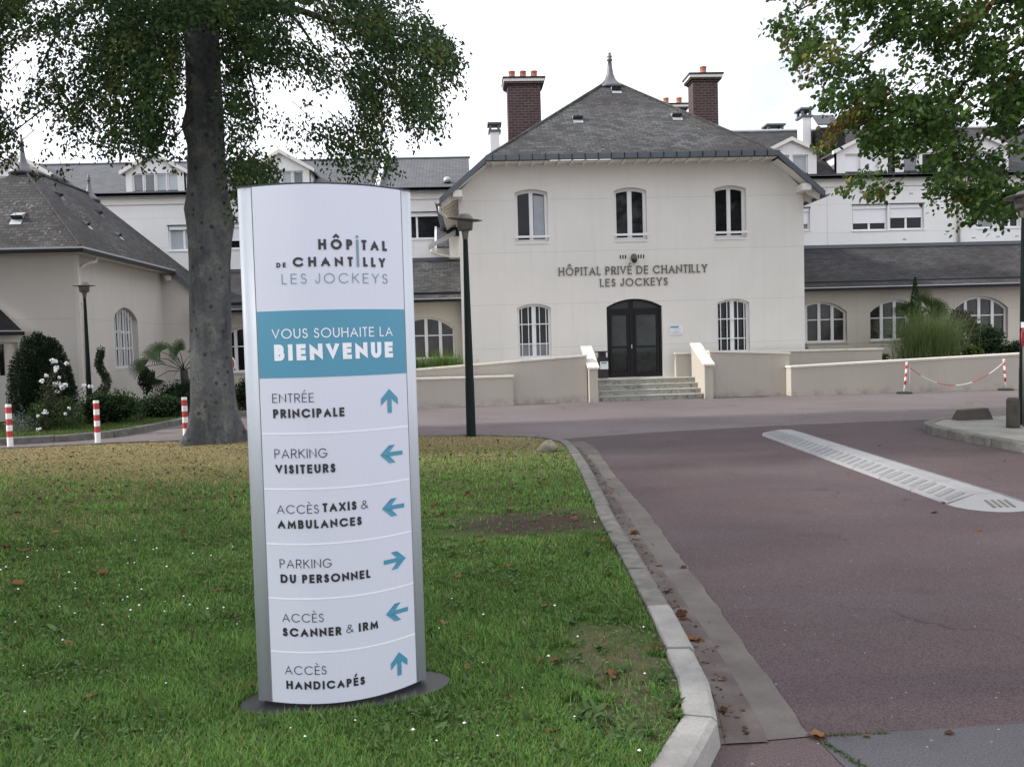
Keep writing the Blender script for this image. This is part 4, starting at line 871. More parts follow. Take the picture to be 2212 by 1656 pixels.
for (t, a, b, z, c, w) in (('ENTRÉE', -.261, -.093, 1.425, .038, lt_), ('PRINCIPALE', -.260, .031, 1.360, .038, bt), ('PARKING', -.261, -.046, 1.190, .039, lt_), ('VISITEURS', -.260, -.015, 1.125, .038, bt), ('ACCÈS', -.260, -.090, .955, .037, lt_), ('TAXIS', -.074, .068, .9585, .038, bt), ('&', .087, .119, .9585, .036, lt_), ('AMBULANCES', -.260, .088, .891, .037, bt), ('PARKING', -.258, -.045, .722, .038, lt_), ('DU PERSONNEL', -.257, .117, .658, .037, bt), ('ACCÈS', -.256, -.087, .490, .037, lt_), ('SCANNER', -.257, -.016, .428, .037, bt), ('&', .005, .037, .433, .036, lt_), ('IRM', .058, .144, .432, .037, bt), ('ACCÈS', -.254, -.084, .264, .037, lt_), ('HANDICAPÉS', -.251, .077, .200, .036, bt)):
    sign_text(t, a, b, z, c, w)
def arrow(u, z, d):
    """arrow with a chevron head; d = quarter turns from up, anticlockwise"""
    s = .104; P = [[(0, .5), (.375, .1), (.375, -.13), (.08, .17), (-.08, .17), (-.375, -.13), (-.375, .1)], [(-.09, .172), (.09, .172), (.09, -.5), (-.09, -.5)]]
    P[0] = [[(0, .5), (-.375, .1), (-.375, -.17), (0, .17)], [(0, .5), (0, .17), (.375, -.17), (.375, .1)]]
    mb = MB()
    for k, q in enumerate((P[0][0], P[0][1], P[1])):
        pts = []
        for a, b in q:
            a, b = a*s, b*s
            for _ in range(d): a, b = -b, a
            pts.append(sp(u+a, z+b, .0046+.0002*(k == 2)))
        mb.poly(pts)
    mb.build('direction_arrow', 'blue', PNL)['label'] = ('blue arrow pointing up', 'blue arrow pointing left', '', 'blue arrow pointing right')[d]
for u, z, d in ((.231, 1.413, 0), (.232, 1.181, 1), (.232, .947, 1), (.231, .712, 3), (.233, .483, 1), (.235, .251, 0)): arrow(u, z, d)

# ================================================================== STREET FURNITURE
def lamp(label, x, y, z, s=1.0, rot=0, tilt=6):
    t = thing('street_lamp', label, 'street lamp', (x, y, z), 'green posts with hat shaped lamp heads'); mb = MB()
    mb.lathe([(.082*s, -.05), (.080*s, .0), (.074*s, .9*s), (.070*s, .93*s), (.058*s, 1.9*s), (.040*s, 3.28*s)], (x, y, z), 8); mb.build('post', 'pole', t)
    mb = MB(); mb.lathe([(.036*s, 3.281*s), (.045*s, 3.30*s), (.058*s, 3.39*s), (.06*s, 3.42*s), (.10*s, 3.43*s)], (x, y, z), 16); mb.build('neck', 'lamph', t, True)
    mb = MB(); mb.lathe([(.108*s, 3.431*s), (.124*s, 3.44*s), (.140*s, 3.60*s), (.136*s, 3.625*s)], (x, y, z), 20); mb.build('diffuser', 'lampg', t, True)
    prof = [(.139, 3.60), (.20, 3.590), (.292, 3.612), (.295, 3.620), (.288, 3.623), (.20, 3.606), (.141, 3.632), (.126, 3.66), (.085, 3.70), (.03, 3.715), (.005, 3.716)]
    mb = MB(); mb.lathe([(r*s, h*s) for r, h in prof], (x, y, z), 28); a = Matrix.Rotation(R(tilt), 3, Vector((math.cos(rot), math.sin(rot), 0))); c = Vector((x, y, z+3.62*s))
    mb.v = [tuple(c+a@(Vector(v)-c)) for v in mb.v]; mb.build('hat', 'lamph', t, True)
p = gr(1018, 942, .1); lamp('green street lamp on the lawn edge in front of the entrance building', p.x, p.y, .1, 1.0, .9, 7)
lamp('green street lamp in the planting bed beside the pavilion corner', -9.12, 21.6, .1, .885, .3, 3)
lamp('green street lamp cut by the right edge, behind the stone bollard', 8.86, 13.62, .11, 1.0, .2, -4)
def bollard(label, px, py):
    p = gr(px, py, 0); t = thing('striped_bollard', label, 'bollard', (p.x, p.y, 0), 'red and white bollards along the lawn'); mb = MB()
    mb.lathe([(.075, 0), (.072, .02), (.055, .05), (.05, .07), (.05, .80), (.046, .812), (.005, .813)], (p.x, p.y, 0), 20); mb.build('striped_post', 'redw', t, True)
bollard('striped bollard at the left edge, leftmost of three', 23, 972); bollard('striped bollard in front of the green lamp and rose bush', 212, 961); bollard('striped bollard close against the tree trunk', 402, 952)
def chain_post(label, x, y, lean):
    t = thing('chain_post', label, 'post', (x, y, 0), 'posts joined by the hanging chain'); mb = MB().lathe([(.20, .002), (.20, .03), (.17, .05), (.05, .06), (.005, .061)], (x, y, 0), 20); mb.build('rubber_foot', 'black', t)
    mb = MB().tube([(x, y, .055), (x+lean, y, .79)], .026, 12); mb.build('striped_post', 'redw', t, True)
    mb = MB().lathe([(.034, 0), (.036, .03), (.02, .05), (.005, .052)], (x+lean, y, .79), 12); mb.build('cap', 'chainw', t, True); return Vector((x+lean, y, .78))
ca = chain_post('leaning red and white post by the left end of the chain', 11.60, 22.9, .07); cb = chain_post('upright red and white post by the right end of the chain', 14.42, 22.95, -.05)
CH = thing('hanging_chain', 'red and white plastic chain sagging between two posts', 'chain', (13, 22.9, .4)); n = 64
pts = [ca.lerp(cb, i/n)+Vector((0, 0, -.58*(1-(2*i/n-1)**2)+ -.02)) for i in range(n+1)]
seg = [(0, 9, 'chainr'), (9, 20, 'chainw'), (20, 32, 'chainr'), (32, 43, 'chainw'), (43, 54, 'chainr'), (54, 64, 'chainw')]
for a, b, m in seg:
    mb = MB()
    for i in range(a, b):
        d = (pts[i+1]-pts[i]); c = (pts[i]+pts[i+1])/2; u = d.normalized(); v = Vector((0, 1, 0)) if i % 2 else u.cross(Vector((0, 1, 0))).normalized()
        L = [c+u*.028*math.cos(k*math.pi/4)+v*.011*math.sin(k*math.pi/4) for k in range(8)]; mb.tube(L+[L[0]], .0055, 5, False)
    mb.build('chain_links', m, CH)
mb = MB()
for i in range(8): mb.tube([ca+Vector((.07, -.02, -.03-.06*i)), ca+Vector((.07, -.02, -.08-.06*i))], .007, 5)
mb.build('loose_end', 'chainw', CH)
# stone bollard and concrete block on the island
t = MB().lathe([(.098, -.02), (.097, .05), (.095, .42), (.085, .455), (.06, .47), (.005, .472)], (8.44, 13.25, .112), 18).build('stone_bollard', 'stone', None, True); tag(t, 'stubby dark stone bollard on the island in front of the right lamp', 'bollard')
mb = MB(); B0 = [(8.30, 14.55, .10), (8.93, 14.55, .10), (8.93, 14.78, .10), (8.30, 14.78, .10)]; B1 = [(8.39, 14.59, .28), (8.86, 14.59, .305), (8.86, 14.74, .305), (8.39, 14.74, .28)]; mb.hexa(B0[::1], B1); tag(mb.build('concrete_block', 'stone'), 'low dark concrete block with sloped ends on the island kerb', 'block')
SPp = thing('island_sign_post', 'grey sign post with white top and red round sign seen edge on', 'road sign', (8.72, 13.4, .11)); mb = MB().tube([(8.72, 13.4, .1), (8.72, 13.4, 1.66)], .026, 10); mb.build('post', 'lamph', SPp, True); MB().box(8.69, 8.78, 13.36, 13.44, 1.661, 1.75).build('white_top', 'white', SPp)
mb = MB(); a = Vector((.25, .97, 0)); c = Vector((8.765, 13.44, 1.50)); mb.tube([c+Vector((-.006, .035, 0)), c+Vector((-.019, .046, 0))], .165, 20); mb.build('round_plate', 'red', SPp)
NE = thing('round_road_sign', 'red round sign with white rim half hidden behind the trunk', 'road sign', (-6.02, 22.2, 0)); MB().tube([(-6.02, 22.2, 0), (-6.02, 22.2, 1.2)], .03, 8).build('post', 'lamph', NE, True); MB().tube([(-6.02, 22.16, 1.32), (-6.02, 22.145, 1.32)], .24, 28).build('plate', 'red', NE); mb = MB(); mb.tube([(-6.02+.235*math.cos(k*math.pi/14), 22.155, 1.32+.235*math.sin(k*math.pi/14)) for k in range(29)], .016, 6, False); mb.build('white_rim', 'white', NE, True)
mb = MB(); o = thing('litter_bin', 'black litter bin with white notice left of the entrance door', 'bin', (3.83, 25.15, .54)); mb.box(3.70, 3.98, 25.0, 25.28, .56, 1.16); mb.build('body', 'black', o); mb = MB(); mb.box(3.74, 3.94, 25.04, 25.24, 1.16, 1.30); mb.box(3.66, 4.02, 24.96, 25.32, 1.301, 1.335); mb.build('hood', 'black', o); MB().box(3.76, 3.99, 24.985, 24.998, .82, 1.04).build('notice', 'notice', o); MB().box(3.79, 3.95, 24.98, 24.984, .98, 1.02).build('notice_heading', 'blue', o)
PQ = thing('wall_plaque', 'small white notice plate with blue heading right of the door', 'sign', (6.1, 25.47, 1.75)); mb = MB(); FM.box(mb, 5.91, 6.29, .004, .02, 1.745, 2.02); mb.build('plate', 'notice', PQ); mb = MB(); FM.box(mb, 5.93, 6.17, .021, .023, 1.95, 2.0); mb.build('blue_heading', 'blue', PQ)
mb = MB()
for k, (a, b) in enumerate(((5.99, 6.23), (6.07, 6.15), (5.93, 6.2), (5.93, 6.27))): FM.box(mb, a, b, .021, .023, 1.905-.04*k, 1.913-.04*k)
mb.build('fine_print', 'inkg', PQ)
mb = MB()
# boulder on the lawn
p = gr(1185, 977, .1); nb = 16; V = []; Fs = []
for i in range(9):
    for k in range(nb):
        a, b = math.pi*i/8, 2*math.pi*k/nb; q = 1+.16*math.sin(3*b+i)+.12*math.cos(2*b-i*1.3)+random.uniform(-.05, .05); V.append((p.x+.135*q*math.sin(a)*math.cos(b), p.y+.10+.11*q*math.sin(a)*math.sin(b), p.z+.05+.10*q*math.cos(a)))
for i in range(8):
    for k in range(nb): Fs.append((i*nb+k, (i+1)*nb+k, (i+1)*nb+(k+1) % nb, i*nb+(k+1) % nb))
mb.add(V, Fs); tag(mb.build('boulder', 'boulder', None, True), 'rounded mossy boulder on the lawn by the kerb corner', 'boulder')
# lane separator
SPt = thing('lane_separator', 'long worn white raised strip with cross ribs lying on the drive', 'lane separator', (4.95, 11, 0))
def axis(t): return Vector((4.86+.30*t, 8.05+6.15*t, .004))
ax = (axis(1)-axis(0)).normalized(); sx_ = Vector((ax.y, -ax.x, 0)); HB, HT, HH = .37, .10, .095
def sect(t, hb, ht, h): c = axis(t); return [c-sx_*hb, c-sx_*(hb-.01)+Vector((0, 0, .018)), c-sx_*ht+Vector((0, 0, h)), c+sx_*ht+Vector((0, 0, h)), c+sx_*(hb-.01)+Vector((0, 0, .018)), c+sx_*hb]
NM = 8
for k in range(NM):
    t0, t1 = k/NM+.0012, (k+1)/NM-.0012; a, b = sect(t0, HB, HT, HH), sect(t1, HB, HT, HH); mb = MB(); mb.add(a+b, [(i, i+6, i+7, i+1) for i in range(5)]+[tuple(range(6)), tuple(range(11, 5, -1))]); md = mb.build('module', 'rubber', SPt)
    for j in range(4):
        for sg in (-1, 1):
            mb = MB()
            ta, tb = t0+(t1-t0)*(j+.22)/4, t0+(t1-t0)*(j+.72)/4; P = []
            for t in (ta, tb):
                for (r, z) in ((.325, .028), (.135, .085)): P.append(axis(t+(.010 if r < .2 else 0))+sx_*sg*r+Vector((0, 0, z+.004)))
            mb.poly([P[0], P[1], P[3], P[2]]); mb.build('sunk_rib', 'groove', md)
mb = MB(); c = axis(0); a = sect(-.001, HB, HT, HH); fan = [c+(-sx_*math.cos(q*math.pi/10)-ax*1.15*math.sin(q*math.pi/10))*HB for q in range(11)]; top = c+Vector((0, 0, HH))
mb.add([a[2], a[3]]+fan, [(0, i+2, i+3) if i < 5 else (1, i+2, i+3) for i in range(10)]+[(0, 7, 1)]); en = mb.build('rounded_end', 'rubber', SPt)
mb = MB()
for k in range(4):
    u = -.09+.06*k; f0 = c-ax*.16+sx_*u+Vector((0, 0, .066)); f1 = c-ax*.32+sx_*u+Vector((0, 0, .030)); mb.hexa([f0-sx_*.012, f0+sx_*.012, f1+sx_*.012, f1-sx_*.012], [q-Vector((0, 0, .02)) for q in (f0-sx_*.012, f0+sx_*.012, f1+sx_*.012, f1-sx_*.012)])
mb.build('end_grooves', 'lamph', en)
c = axis(1); a = sect(1.0, HB, HT, HH); mb = MB(); mb.add(a+[c+ax*.45-sx_*.22, c+ax*.45+sx_*.22], [(0, 1, 2, 6), (2, 3, 7, 6), (3, 4, 5, 7), (0, 6, 7, 5)]); mb.build('tapered_end', 'rubber', SPt)

# ================================================================== VEGETATION
def inpoly(P, poly):
    x, y = P[:, 0], P[:, 1]; r = np.zeros(len(P), bool); n = len(poly)
    for i in range(n):
        (xa, ya), (xb, yb) = poly[i], poly[(i+1) % n]
        if ya == yb: continue
        r ^= ((ya > y) != (yb > y)) & (x < (xb-xa)*(y-ya)/(yb-ya)+xa)
    return r
def unit(v): return v/np.maximum(1e-9, np.linalg.norm(v, axis=1, keepdims=True))
def leaf_arrays(c, d, nrm, L, wid):
    """six cornered leaves: c base point, d direction, nrm leaf normal, L length, wid width"""
    d = unit(d); s = unit(np.cross(nrm, d)); n = np.cross(d, s); L = L[:, None]; wd = wid[:, None]
    prof = [(0, 0), (.30, .42), (.68, .36), (1.0, 0), (.68, -.36), (.30, -.42)]
    V = np.stack([c+d*L*a+s*wd*b+n*L*(.10*abs(b)-.16*a*a) for a, b in prof], 1)
    return V.reshape(-1, 3), np.arange(len(c)*6).reshape(-1, 6)
def sight(px, Y):
    d = np.array(w_)[None]+(px[:, :1]-CX)/F*np.array(r_)[None]+(CY-px[:, 1:])/F*np.array(u_)[None]
    return np.array([0, 0, H])[None]+d*(Y/d[:, 1])[:, None]
def mottled(P, s, seed): 
    r = np.random.default_rng(seed); v = np.zeros(len(P))
    for k in range(5): a = r.normal(size=P.shape[1])*s*(1+k*.6); v += np.sin(P@a+r.uniform(0, 6.28))/(1+k*.4)
    return v/2.2
def sprays(name, centres, dirs, parent, per, ln, spread, Lm, cols, m, flat=.5, seed=1, sizes=None):
    g = np.random.default_rng(seed); n = len(centres); k = per; ci = np.repeat(np.arange(n), k); N = n*k
    t = g.uniform(-.5, .5, N); d = unit(dirs)[ci]; side = unit(np.cross(d, np.array([[0, 0, 1.]]))+1e-6); up = np.cross(side, d)
    ss = np.ones(N) if sizes is None else sizes[ci]
    pos = centres[ci]+d*(t*ln)[:, None]*ss[:, None]+side*(g.normal(0, spread, N)*ss)[:, None]+up*(g.normal(0, spread*flat, N)*ss)[:, None]
    pos[:, 2] -= .25*ln*(t+.5)**2*.6
    ld = d*.6+side*g.normal(0, .8, N)[:, None]+g.normal(0, .55, (N, 3)); ld[:, 2] -= .35; nr = up*.8+g.normal(0, .75, (N, 3))
    L = Lm*g.uniform(.65, 1.2, N)*ss; V, Fc = leaf_arrays(pos, ld, nr, L, L*(.82 if m == 'leafr' else .62))
    c = cols(ci, g, N, pos); return npmesh(name, V, [Fc], m, parent, np.repeat(c, 6, 0))
def pal(g, N, a, b, j=.25):
    t = g.uniform(0, 1, N)[:, None]; c = np.array(a)*(1-t)+np.array(b)*t; return c*g.uniform(1-j, 1+j, N)[:, None]

# ---- beech on the lawn
TB = thing('beech_tree', 'tall dark beech with thick grey trunk and drooping branches on the lawn', 'tree', (-4.33, 15.2, .1))
zs = [-.05, .08, .2, .35, .55, .8, 1.2, 1.8, 2.4, 3.0, 3.4, 3.7, 3.95, 4.2, 4.6, 5.0, 5.3, 5.6, 5.9, 6.3, 7, 8, 9.5, 11, 13, 15]
rd = [.50, .465, .425, .40, .383, .368, .35, .338, .336, .335, .345, .352, .345, .325, .312, .300, .300, .298, .288, .283, .28, .27, .25, .21, .15, .06]
cxs = np.interp(zs, [0, 1.4, 2.9, 3.7, 5.2, 7, 15], [-4.38, -4.365, -4.32, -4.30, -4.295, -4.29, -4.2])
NA = 40; V = []
for i, z in enumerate(zs):
    for k in range(NA):
        a = 2*math.pi*k/NA; fl = max(0, 1-z/.75)**1.6; r = rd[i]*(1+fl*(.24*math.sin(5*a+.7)+.16*math.sin(3*a+2.1)+.09*math.sin(11*a)+.05*math.sin(17*a+z*9))+.018*math.sin(3*a+z*1.3)+.012*math.sin(7*a-z*2))
        r += .085*math.exp(-((z-5.28)/.16)**2)*max(0, math.cos(a-math.pi-.25))**3+.07*math.exp(-((z-3.72)/.30)**2)*max(0, math.cos(a+.1))**2+.05*math.exp(-((z-3.95)/.22)**2)*max(0, math.cos(a-math.pi))**3
        V.append((cxs[i]+r*math.cos(a), 15.2+r*math.sin(a), .1+z))
mb = MB(); mb.add(V, [(i*NA+k, i*NA+(k+1) % NA, (i+1)*NA+(k+1) % NA, (i+1)*NA+k) for i in range(len(zs)-1) for k in range(NA)]); trk = mb.build('trunk', 'bark', TB, True)
mb = MB(); g = random.Random(3); limbs = []
for k in range(26):
    a = 2*math.pi*k*.382+g.uniform(-.3, .3); z = 7.1+k*.30; ln = g.uniform(3.2, 4.6)*(1-.35*k/26); st = Vector((-4.29, 15.2, z)); h = Vector((math.cos(a), math.sin(a)*.75, 0)); pts = [st+h*.15]
    for j in range(1, 8): q = j/7; pts.append(st+h*ln*q+Vector((g.uniform(-.12, .12), g.uniform(-.12, .12), .9*q*ln*.22-1.15*q*q*ln*.33+g.uniform(-.08, .08))))
    mb.tube(pts, [.085*(1-.85*j/7)*(1.1-.5*k/26) for j in range(8)], 7); limbs.append(pts)
for (px, py, dd) in ((250, 150, .4), (330, 200, -.6), (180, 210, .9), (90, 150, -.4), (600, 150, .5), (690, 200, -.5), (780, 150, .3), (860, 130, -.7), (560, 260, .2), (380, 120, .9)):
    e = at(px, py, 15.2+dd*1.6); st = Vector((-4.29, 15.2, min(10.5, e.z+1.9))); pts = []
    for j in range(9): q = j/8; pts.append(st.lerp(e, q)+Vector((g.uniform(-.07, .07), g.uniform(-.07, .07), .75*math.sin(math.pi*q)+g.uniform(-.05, .05))))
    mb.tube(pts, [.055*(1-.85*j/8)+.004 for j in range(9)], 6)
mb.build('limb', 'twig', TB, True)
BP = [(-700, -900), (-700, 250), (-300, 290), (-60, 300), (0, 318), (25, 335), (52, 322), (60, 292), (72, 250), (104, 220), (108, 262), (90, 285), (100, 300), (70, 330), (68, 348), (92, 362), (118, 352), (138, 352), (170, 322), (180, 334), (190, 330), (196, 306), (225, 316), (248, 306), (252, 288), (285, 295), (300, 312), (310, 328), (330, 318), (362, 325), (382, 345), (392, 395), (402, 410), (480, 410), (497, 432), (514, 452), (520, 425), (540, 408), (600, 406), (622, 392), (646, 380), (640, 360), (610, 330), (640, 322), (690, 330), (694, 365), (706, 392), (733, 378), (718, 345), (742, 342), (748, 378), (772, 364), (800, 366), (857, 352), (846, 318), (858, 305), (836, 288), (836, 250), (826, 222), (822, 186), (842, 180), (852, 220), (870, 245), (884, 262), (882, 300), (890, 312), (903, 322), (898, 290), (930, 300), (944, 293), (934, 262), (956, 258), (940, 232), (960, 215), (978, 215), (984, 190), (1004, 142), (996, 118), (972, 94), (942, 66), (928, 40), (905, 20), (886, -10), (870, -120), (760, -500), (500, -900)]
g = np.random.default_rng(11)
def beech_cl(n, y0, y1, den=None):
    o = []
    while sum(map(len, o)) < n:
        P = np.stack([g.uniform(-700, 1010, 6000), g.uniform(y0, y1, 6000)], 1); P = P[inpoly(P, BP)]
        if den is not None: P = P[g.uniform(0, 1, len(P)) < den(P)]
        o.append(P)
    return np.concatenate(o)[:n]
def den1(P):
    m = mottled(P/100, 1.6, 4)+.5*mottled(P/100, 4.5, 9); base_ = np.interp(P[:, 1], [-20, 110, 180, 260, 420], [1, .95, .55, .38, .40]); base_ = np.where(P[:, 0] < 120, np.maximum(base_, np.interp(P[:, 1], [150, 330], [.8, .45])), base_); base_ = np.where((P[:, 0] > 560) & (P[:, 1] < 240), np.maximum(base_, .6), base_)
    keep = np.clip(base_+.95*m, .01, 1)**1.3
    on_trunk = (np.abs(P[:, 0]-437) < 52) & (P[:, 1] > 40); return np.where(on_trunk, .0, keep)
P1 = beech_cl(2250, -40, 455, den1); Y1_ = 15.2+g.uniform(-1, 1, len(P1))*np.interp(P1[:, 1], [0, 350], [2.9, 1.9]); C1 = sight(P1, Y1_)
P2 = beech_cl(800, -900, -40); C2 = sight(P2, 14.4+g.uniform(-3.4, 3.0, len(P2)))
def outward(C, cx, cy, droop):
    d = C-np.array([[cx, cy, 0]]); d[:, 2] = 0; d = unit(d); d[:, 2] = -droop; return d+g.normal(0, .3, d.shape)
tone = g.uniform(0, 1, len(P1))
def colb(ci, g2, N, pos):
    c = pal(g2, N, (.022, .050, .018), (.052, .092, .030)); e = (tone[ci] > .86)[:, None]; c = np.where(e, pal(g2, N, (.06, .085, .02), (.10, .115, .03)), c)
    yl = (g2.uniform(0, 1, N) < .004)[:, None]; return np.where(yl, pal(g2, N, (.12, .12, .03), (.10, .07, .03)), c)
low = np.interp(P1[:, 1], [90, 230], [0, 1]); D1 = outward(C1, -4.3, 15.2, .6); D1[:, 2] -= 1.7*low
cr_ = sprays('crown', C1, D1, TB, 54, .62, .098, .074, colb, 'leaf', .75, 21)
sprays('upper_crown', C2, outward(C2, -4.3, 15.2, .3), TB, 26, 1.0, .24, .13, lambda ci, g2, N, pos: pal(g2, N, (.022, .042, .014), (.045, .07, .02)), 'leaf', .6, 22)
mb = MB()
for i in range(0, len(C1), 4):
    c = Vector(C1[i]); h = Vector((c.x+4.3, c.y-15.2, 0)); h = h.normalized() if h.length > .1 else Vector((1, 0, 0)); mb.tube([c-h*.32+Vector((0, 0, .30)), c-h*.10+Vector((0, 0, .10)), c+h*.12-Vector((0, 0, .12))], [.008, .006, .003], 3, False)
for i in range(0, len(C1), 60):
    c = Vector(C1[i]); h = Vector((c.x+4.3, c.y-15.2, 0)).normalized(); mb.tube([c-h*.9+Vector((0, 0, .75)), c-h*.4+Vector((.05, 0, .38)), c], [.016, .012, .007], 4, False)
mb.build('twigs', 'twig', TB)

for (bx, by, hh, lb) in ((-13.0, 7.2, 10.5, 'shade tree standing left of the camera, outside the picture'), (-14.5, 2.0, 11.5, 'second shade tree further back on the left, outside the picture')):
    t = thing('shade_tree', lb, 'tree', (bx, by, .1)); MB().tube([(bx, by, 0), (bx, by, 1), (bx, by, 5), (bx, by, hh)], [.45, .34, .28, .06], 16).build('trunk', 'bark', t, True)
    u = unit(g.normal(size=(420, 3))); Cq = np.array([[bx, by, hh*.72]])+u*np.array([[4.2, 4.0, hh*.36]])*g.uniform(.35, 1, (420, 1))**.5
    sprays('crown', Cq, outward(Cq, bx, by, .3), t, 30, 1.2, .30, .17, lambda ci, g2, N, pos: pal(g2, N, (.022, .042, .014), (.045, .07, .02)), 'leaf', .6, 25)
# ---- lime whose trunk stands outside the picture on the right
TL = thing('lime_tree', 'broad leaved tree with yellowing leaves reaching in from the right', 'tree', (12.6, 16.6, .1))
mb = MB(); mb.tube([(12.6, 16.6, 0), (12.55, 16.6, .8), (12.5, 16.6, 3), (12.5, 16.6, 6), (12.55, 16.6, 9), (12.5, 16.6, 13)], [.48, .36, .32, .28, .2, .06], 18); mb.build('trunk', 'bark', TL, True)
LP = [(1640, -500), (1660, -60), (1681, 0), (1692, 24), (1666, 38), (1672, 56), (1687, 84), (1699, 116), (1712, 144), (1719, 178), (1747, 192), (1765, 206), (1794, 226), (1816, 238), (1812, 262), (1796, 276), (1778, 296), (1778, 318), (1800, 322), (1815, 302), (1846, 292), (1835, 320), (1850, 345), (1840, 374), (1862, 376), (1828, 392), (1848, 408), (1900, 426), (1934, 410), (1924, 394), (1950, 396), (1956, 372), (1945, 345), (1935, 325), (1960, 318), (1990, 325), (2003, 350), (1996, 378), (2012, 392), (2000, 406), (2028, 432), (2060, 430), (2085, 446), (2080, 482), (2112, 478), (2135, 464), (2165, 476), (2190, 446), (2320, 460), (2600, 380), (2700, -100), (2600, -700), (1900, -700)]
g = np.random.default_rng(12); mb = MB(); gg_ = random.Random(5)
for (px, py, Y, w0) in ((1860, 130, 16.5, .09), (1800, 200, 15.8, .05), (1900, 380, 16, .06), (2060, 420, 15.5, .055), (1720, 60, 16.4, .055), (2010, 300, 17.2, .06), (2150, 330, 15.6, .05), (1980, 30, 17.5, .06)):
    e = at(px, py, Y); s0 = Vector((12.5, 16.6, min(10, max(4.6, e.z+1.6)))); pts = []
    for j in range(9): q = j/8; pts.append(s0.lerp(e, q)+Vector((gg_.uniform(-.1, .1), gg_.uniform(-.1, .1), .9*math.sin(math.pi*q*.9)+gg_.uniform(-.07, .07))))
    mb.tube(pts, [w0*(1-.85*j/8)+.006 for j in range(9)], 7)
mb.build('limb', 'twig', TL, True)
o_ = []
while sum(map(len, o_)) < 1500:
    P = np.stack([g.uniform(1640, 2700, 5000), g.uniform(-420, 485, 5000)], 1); P = P[inpoly(P, LP)]
    kp = np.clip(np.where(P[:, 0] > 2260, .5, np.where(P[:, 1] < -30, .4, np.interp(P[:, 0], [1680, 1900], [.45, .62])))+1.0*mottled(P/100, 2.6, 14), .01, 1)**1.3; o_.append(P[g.uniform(0, 1, len(P)) < kp])
PL = np.concatenate(o_)[:1500]; CL = sight(PL, g.uniform(15.0, 18.2, len(PL))); tl = np.clip(.16+.35*mottled(PL/100, 2.5, 31)+.30*np.interp(PL[:, 0], [1680, 2000], [1, 0])+g.normal(0, .2, len(PL)), 0, 1)
def coll(ci, g2, N, pos):
    c = pal(g2, N, (.034, .078, .017), (.090, .155, .033)); t = tl[ci][:, None]
    c = np.where((t > .52)&(g2.uniform(0, 1, N) < .75)[:, None], pal(g2, N, (.11, .135, .025), (.20, .185, .04)), c); return np.where((t > .62)&(g2.uniform(0, 1, N) < .5)[:, None], pal(g2, N, (.13, .075, .03), (.10, .05, .025)), c)
sprays('crown', CL, outward(CL, 12.6, 16.6, .5), TL, 44, .46, .12, .105, coll, 'leafr', .6, 23)
mb = MB()
for i in range(0, len(CL), 4):
    c = Vector(CL[i]); h = Vector((c.x-12.6, c.y-16.6, 0)).normalized(); mb.tube([c-h*.36+Vector((0, 0, .30)), c-h*.1+Vector((0, 0, .08)), c+h*.15-Vector((0, 0, .12))], [.010, .007, .003], 3, False)
mb.build('twigs', 'twig', TL)

# ---- shrubs and bed plants
def ellipsoid(c, r, n=14, m=9, egg=0):
    c = Vector(c); V = []; 
    for i in range(m+1):
        a = math.pi*i/m
        for k in range(n): b = 2*math.pi*k/n; q = math.sin(a)*(1+egg*math.cos(a)); V.append((c.x+r[0]*q*math.cos(b), c.y+r[1]*q*math.sin(b), c.z+r[2]*math.cos(a)))
    return V, [(i*n+k, (i+1)*n+k, (i+1)*n+(k+1) % n, i*n+(k+1) % n) for i in range(m) for k in range(n)]
def bush(name, label, cat, c, r, n, Lm, a, b, seed, group=None, fill=.5, wid=.55, mat='leaf', core=True, egg=0, parent=None):
    t = parent or thing(name, label, cat, (c[0], c[1], c[2]-r[2]), group); g = np.random.default_rng(seed); u = unit(g.normal(size=(n, 3))); rad = g.uniform(fill, 1, n)**.6
    lump = 1+.14*mottled(u, 3.0, seed); q = np.sqrt(np.maximum(0, 1-u[:, 2]**2)); ue = u.copy(); ue[:, :2] *= (1+egg*u[:, 2])[:, None]
    pos = np.array(c)+ue*np.array(r)*(rad*lump)[:, None]; d = u+g.normal(0, .6, (n, 3)); d[:, 2] += .25; nr = u+g.normal(0, .6, (n, 3)); L = Lm*g.uniform(.6, 1.25, n); V, Fc = leaf_arrays(pos-unit(d)*L[:, None]*.4, d, nr, L, L*wid)
    npmesh('foliage', V, [Fc], mat, t, np.repeat(pal(g, n, a, b), 6, 0))
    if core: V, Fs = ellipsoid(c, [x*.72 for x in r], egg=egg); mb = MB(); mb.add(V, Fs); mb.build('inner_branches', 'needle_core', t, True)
    return t
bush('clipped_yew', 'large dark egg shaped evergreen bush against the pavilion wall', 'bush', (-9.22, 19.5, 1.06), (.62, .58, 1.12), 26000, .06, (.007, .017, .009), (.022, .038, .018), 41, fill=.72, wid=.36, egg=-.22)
bush('flowering_shrub', 'bushy green shrub under the white roses', 'bush', (-8.55, 18.6, .42), (.62, .4, .40), 2200, .075, (.03, .055, .02), (.075, .11, .04), 42, fill=.2, wid=.3, core=False)
bush('silver_plant', 'low silvery plant with white flowers left of the rose shrub', 'plant', (-9.15, 18.35, .28), (.36, .28, .24), 700, .06, (.10, .13, .11), (.2, .24, .21), 43, fill=.1, wid=.22, core=False)
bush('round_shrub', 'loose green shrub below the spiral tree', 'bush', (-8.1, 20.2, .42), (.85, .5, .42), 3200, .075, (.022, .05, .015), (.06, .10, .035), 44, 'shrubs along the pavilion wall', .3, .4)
bush('round_shrub', 'low shrub between the spiral tree and palm', 'bush', (-7.35, 21.2, .36), (.75, .5, .34), 2400, .07, (.02, .042, .015), (.05, .085, .03), 45, 'shrubs along the pavilion wall', .3, .4)
